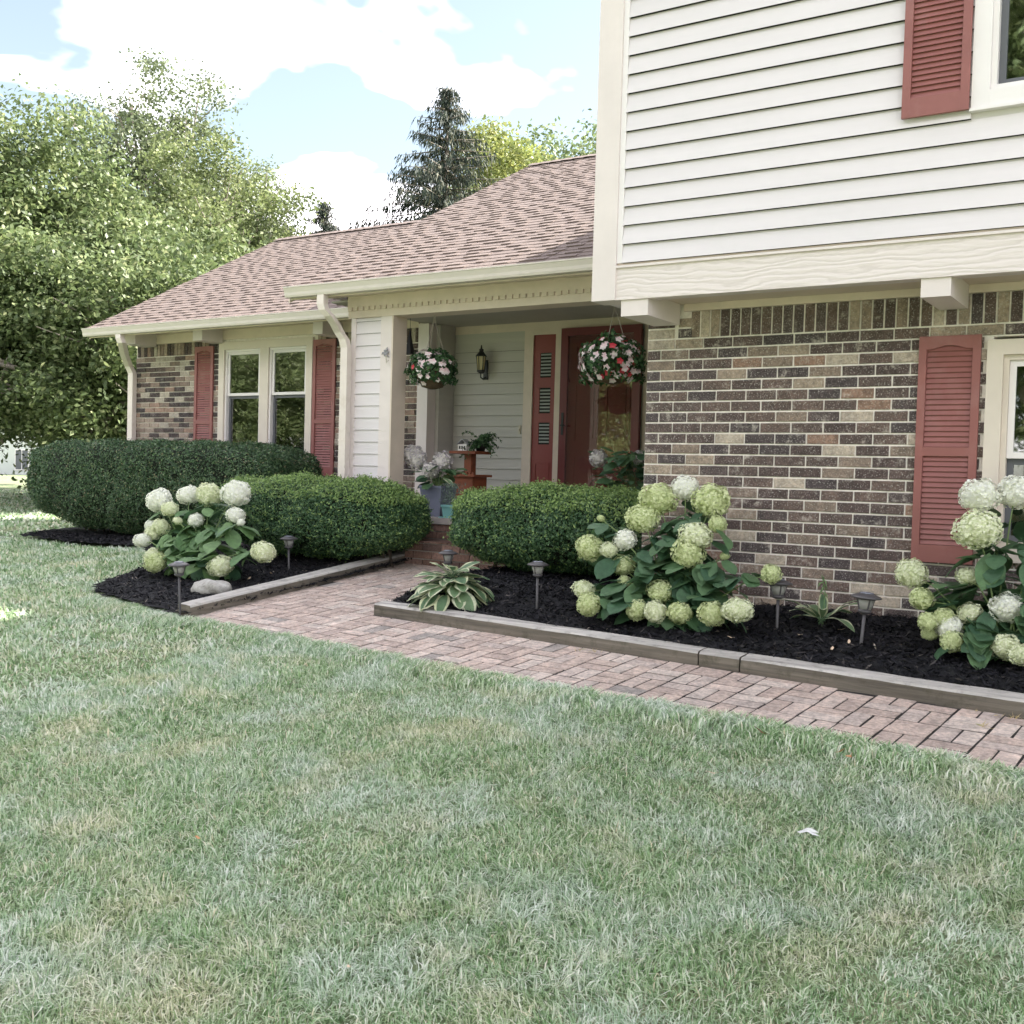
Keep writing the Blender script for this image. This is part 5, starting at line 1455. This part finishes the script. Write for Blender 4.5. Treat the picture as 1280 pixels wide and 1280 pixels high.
# ================================================================== TREES
def tree_data(seed, height, rx, rz, zc_, nclus, nleaf, crad, L, stops, limbs=9, sparse=.0, trans=.38, trunk_r=.16, low=0):
    """meshes for a trunk with limbs and a crown of leaf clumps; base at the origin"""
    g = np.random.default_rng(seed); rd = random.Random(seed)
    # clump centres in a lumpy ellipsoid
    C = []
    while len(C) < nclus:
        d = unit(g.normal(size=(1, 3)))[0]; r_ = g.random() ** (.42)
        lump = 1 + .22 * math.sin(3.1 * d[0] + seed) * math.cos(2.7 * d[1] + 2 * seed) + .18 * math.sin(5 * d[2] + 3 * d[0] + seed)
        p = d * r_ * lump * np.array([rx, rx, rz]) + np.array([0, 0, zc_])
        if p[2] < low + .2: continue
        C.append(p)
    C = np.array(C)
    P = []; N = []
    for c_ in C:
        k = int(nleaf * g.uniform(.5, 1.4)); s = crad * g.uniform(.6, 1.3)
        q = g.normal(size=(k, 3)) * np.array([s, s, s * .62])
        P.append(c_ + q); N.append(unit(q * .6 + np.array([0, 0, .5]) + g.normal(size=(k, 3)) * .6))
    P = np.concatenate(P); N = np.concatenate(N)
    mat = foliage_mat('leaves %d' % seed, stops, trans, .5, pvar=(1.1, (.42, .47, .42)), spec=.4)
    V = leaf_quads(P, N, g.uniform(.7, 1.3, len(P)) * L, g.uniform(.7, 1.2, len(P)) * L * .62, .15)
    crown = np_mesh('crown', V, 4, mat)
    m = MB(); top = Vector((rd.uniform(-.3, .3), rd.uniform(-.3, .3), zc_ + rz * .5))
    pts = [Vector((0, 0, -.3)), Vector((.03, .02, height * .1)), top * .45, top]
    m.tube(pts, [trunk_r * 1.3, trunk_r, trunk_r * .65, trunk_r * .12], 9)
    for k in range(limbs):
        c_ = Vector(C[rd.randrange(nclus)]); t = rd.uniform(.25, .75)
        b0 = top * t; b0.z = max(b0.z, .5)
        if c_.z < b0.z - .2: b0 = top * max(.15, t * .4)
        mid = b0.lerp(c_, .5) + Vector((0, 0, rd.uniform(.1, .5)))
        m.tube([b0, mid, c_, c_ + (c_ - mid) * .12], [trunk_r * .38, trunk_r * .22, trunk_r * .1, .008], 6)
        for _ in range(3):
            e = c_ + Vector((rd.gauss(0, .4), rd.gauss(0, .4), rd.uniform(.0, .4)))
            m.tube([mid.lerp(c_, rd.random()), e], [trunk_r * .12, .007], 5)
    trunk = m.mesh('trunk', M_BARK, smooth=True)
    return trunk, crown
def plant_tree(label, data, x, y, rz=0, s=1.0, name='tree', group='trees around the house'):
    z = float(gz(x, y)) - .05
    root = thing(name, label, 'tree', (x, y, z), group)
    root.rotation_euler = (0, 0, rz); root.scale = (s, s, s)
    for nm, me_ in zip(('trunk', 'crown'), data):
        o = bpy.data.objects.new(nm, me_); COL.objects.link(o); o.parent = root
    return root
def at(u, zc_):
    d = ray(u, 590) * zc_; return d.x, d.y
G_LIT = [(0, (.17, .215, .085)), (.5, (.235, .285, .115)), (.9, (.30, .34, .15)), (1, (.42, .43, .24))]  # palest end stop paints glints onto a few leaves
G_DRK = [(0, (.125, .175, .075)), (.5, (.195, .25, .105)), (.88, (.275, .33, .145)), (1, (.46, .48, .26))]  # bright end stop again stands in for leaf glints
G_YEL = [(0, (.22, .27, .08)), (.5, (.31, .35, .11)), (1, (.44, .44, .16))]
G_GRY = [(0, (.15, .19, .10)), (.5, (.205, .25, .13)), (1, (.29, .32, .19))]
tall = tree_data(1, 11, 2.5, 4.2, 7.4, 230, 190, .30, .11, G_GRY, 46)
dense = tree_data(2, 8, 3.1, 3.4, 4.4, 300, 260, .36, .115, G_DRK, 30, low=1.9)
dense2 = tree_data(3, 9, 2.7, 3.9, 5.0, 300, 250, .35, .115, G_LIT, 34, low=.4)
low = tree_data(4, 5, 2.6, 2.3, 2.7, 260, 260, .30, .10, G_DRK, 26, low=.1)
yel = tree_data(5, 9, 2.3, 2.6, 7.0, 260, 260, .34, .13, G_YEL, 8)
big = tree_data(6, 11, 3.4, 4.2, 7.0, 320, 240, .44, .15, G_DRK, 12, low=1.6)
def P_(label, data, u, zc_, rz=0., s=1., **k):
    x, y = at(u, zc_); return plant_tree(label, data, x, y, rz, s, **k)
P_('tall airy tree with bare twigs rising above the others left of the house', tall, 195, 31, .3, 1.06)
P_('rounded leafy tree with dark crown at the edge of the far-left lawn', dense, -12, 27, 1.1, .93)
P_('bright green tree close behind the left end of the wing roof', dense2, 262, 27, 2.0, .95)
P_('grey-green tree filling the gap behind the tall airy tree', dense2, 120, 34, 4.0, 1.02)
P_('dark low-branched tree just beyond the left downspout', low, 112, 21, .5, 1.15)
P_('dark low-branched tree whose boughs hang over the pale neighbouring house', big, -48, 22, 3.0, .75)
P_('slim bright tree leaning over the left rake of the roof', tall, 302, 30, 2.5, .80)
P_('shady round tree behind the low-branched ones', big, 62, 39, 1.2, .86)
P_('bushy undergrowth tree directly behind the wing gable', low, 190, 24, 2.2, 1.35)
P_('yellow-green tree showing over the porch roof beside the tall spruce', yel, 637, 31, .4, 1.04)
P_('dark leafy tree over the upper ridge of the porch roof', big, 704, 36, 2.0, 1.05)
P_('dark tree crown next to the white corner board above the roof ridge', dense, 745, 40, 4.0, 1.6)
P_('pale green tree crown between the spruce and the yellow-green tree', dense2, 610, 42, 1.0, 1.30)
# trees over the road behind the viewer: they show only as reflections in the panes
for k, (x, y, d_, s) in enumerate(((-20, -16, dense2, 1.1), (-26, -22, yel, 1.4), (-16, -19, dense2, 1.0), (-24, -14, low, 1.2), (-36, -13, dense2, 1.3), (-42, -20, big, 1.2), (-31, -9, dense, 1.1), (-13, -27, dense2, 1.3), (-5, -25, big, 1.75), (3, -24, big, 1.6), (10, -28, big, 1.1), (-48, -4, big, 1.2))):
    plant_tree('leafy tree mirrored in the window panes across the lawn', d_, x, y, k * 1.3, s, group='trees facing the house across the lawn')
# spruces
def spruce_data(seed, h, r):
    g = np.random.default_rng(seed); P = []; D = []; m = MB()
    m.tube([(0, 0, -.3), (0, 0, h * .6), (0, 0, h)], [.16, .08, .008], 8)
    z = .8
    while z < h - .1:
        t = z / h; L0 = r * (1 - t) ** .9 + .03
        for k in range(8):
            a = g.uniform(0, 6.283); L_ = L0 * g.uniform(.55, 1.15); up = .35 * (t - .35)
            s = np.linspace(.08, 1, max(5, int(L_ * 13)))
            bz = z + L_ * (up * s - .42 * s ** 2 + .22 * s ** 4)
            q = np.stack([np.cos(a) * L_ * s, np.sin(a) * L_ * s, bz], 1)
            for _ in range(8):
                P.append(q + g.normal(0, .05, q.shape) - np.array([0, 0, 1]) * g.uniform(0, .16, (len(q), 1))); D.append(np.tile(np.array([np.cos(a) * .35, np.sin(a) * .35, -1.0]), (len(q), 1)) + g.normal(0, .35, q.shape))
            m.tube([tuple(q[0]), tuple(q[len(q) // 2]), tuple(q[-1])], [.022, .013, .004], 5)
        z += .23 + .06 * (1 - t)
    P = np.concatenate(P); D = unit(np.concatenate(D)); n = len(P)
    S = unit(np.cross(D, g.normal(size=(n, 3)))); L_ = g.uniform(.10, .24, (n, 1)); W = g.uniform(.010, .020, (n, 1))
    V = np.stack([P - D * L_ * .3, P + S * W, P + D * L_ * .7, P - S * W], 1).reshape(-1, 3)
    mat = foliage_mat('spruce needles %d' % seed, [(0, (.016, .028, .022)), (.5, (.035, .052, .038)), (.85, (.07, .085, .055)), (1, (.14, .13, .075))], .15, .6)
    return m.mesh('trunk', M_BARK, smooth=True), np_mesh('crown', V, 4, mat)
sp = spruce_data(8, 10.4, 5.6)
P_('tall dark spruce with drooping boughs behind the porch roof ridge', sp, 548, 28, .6, 1.05, name='spruce_tree')
P_('small dark spruce tip above the low roof ridge', sp, 397, 34, 2.6, .90, name='spruce_tree')
P_('shorter dark spruce just left of the tall spruce', sp, 485, 31, 4.4, .78, name='spruce_tree')

# ================================================================== NEIGHBOURING HOUSE far left
nx, ny = at(12, 62); nz = float(gz(nx, ny))
nh = thing('neighbour_house', 'pale grey sided house far across the left lawn, under the trees', 'house', (nx, ny, nz))
ux, uy = math.cos(YAW - .1), math.sin(YAW - .1)
def NP(a, b, z): return (nx + ux * a - uy * b, ny + uy * a + ux * b, nz + z)
def nbox(a0, a1, b0, b1, z0, z1):
    return MB().hexa([NP(a0, b0, z0), NP(a1, b0, z0), NP(a1, b1, z0), NP(a0, b1, z0), NP(a0, b0, z1), NP(a1, b0, z1), NP(a1, b1, z1), NP(a0, b1, z1)])
part('wall', nbox(-9, 4.5, 0, 8, -.2, 2.7), paint('neighbour siding', (.60, .62, .60), .6, .04, 1, 0), nh)
m = MB(); m.hexa([NP(-9.5, -.5, 2.7), NP(5, -.5, 2.7), NP(5, 8.5, 2.7), NP(-9.5, 8.5, 2.7), NP(-9.5, 3.9, 4.6), NP(5, 3.9, 4.6), NP(5, 4.1, 4.6), NP(-9.5, 4.1, 4.6)])
part('roof', m, M_DECK, nh)
for a in (-5.5, .75):
    w = part('window', nbox(a - .42, a + .42, -.05, .02, .25, 1.45), M_SASH, nh)
    part('pane', nbox(a - .36, a - .03, -.07, -.051, .31, 1.39), M_DARKF, w); part('pane', nbox(a + .03, a + .36, -.07, -.051, .31, 1.39), M_DARKF, w)
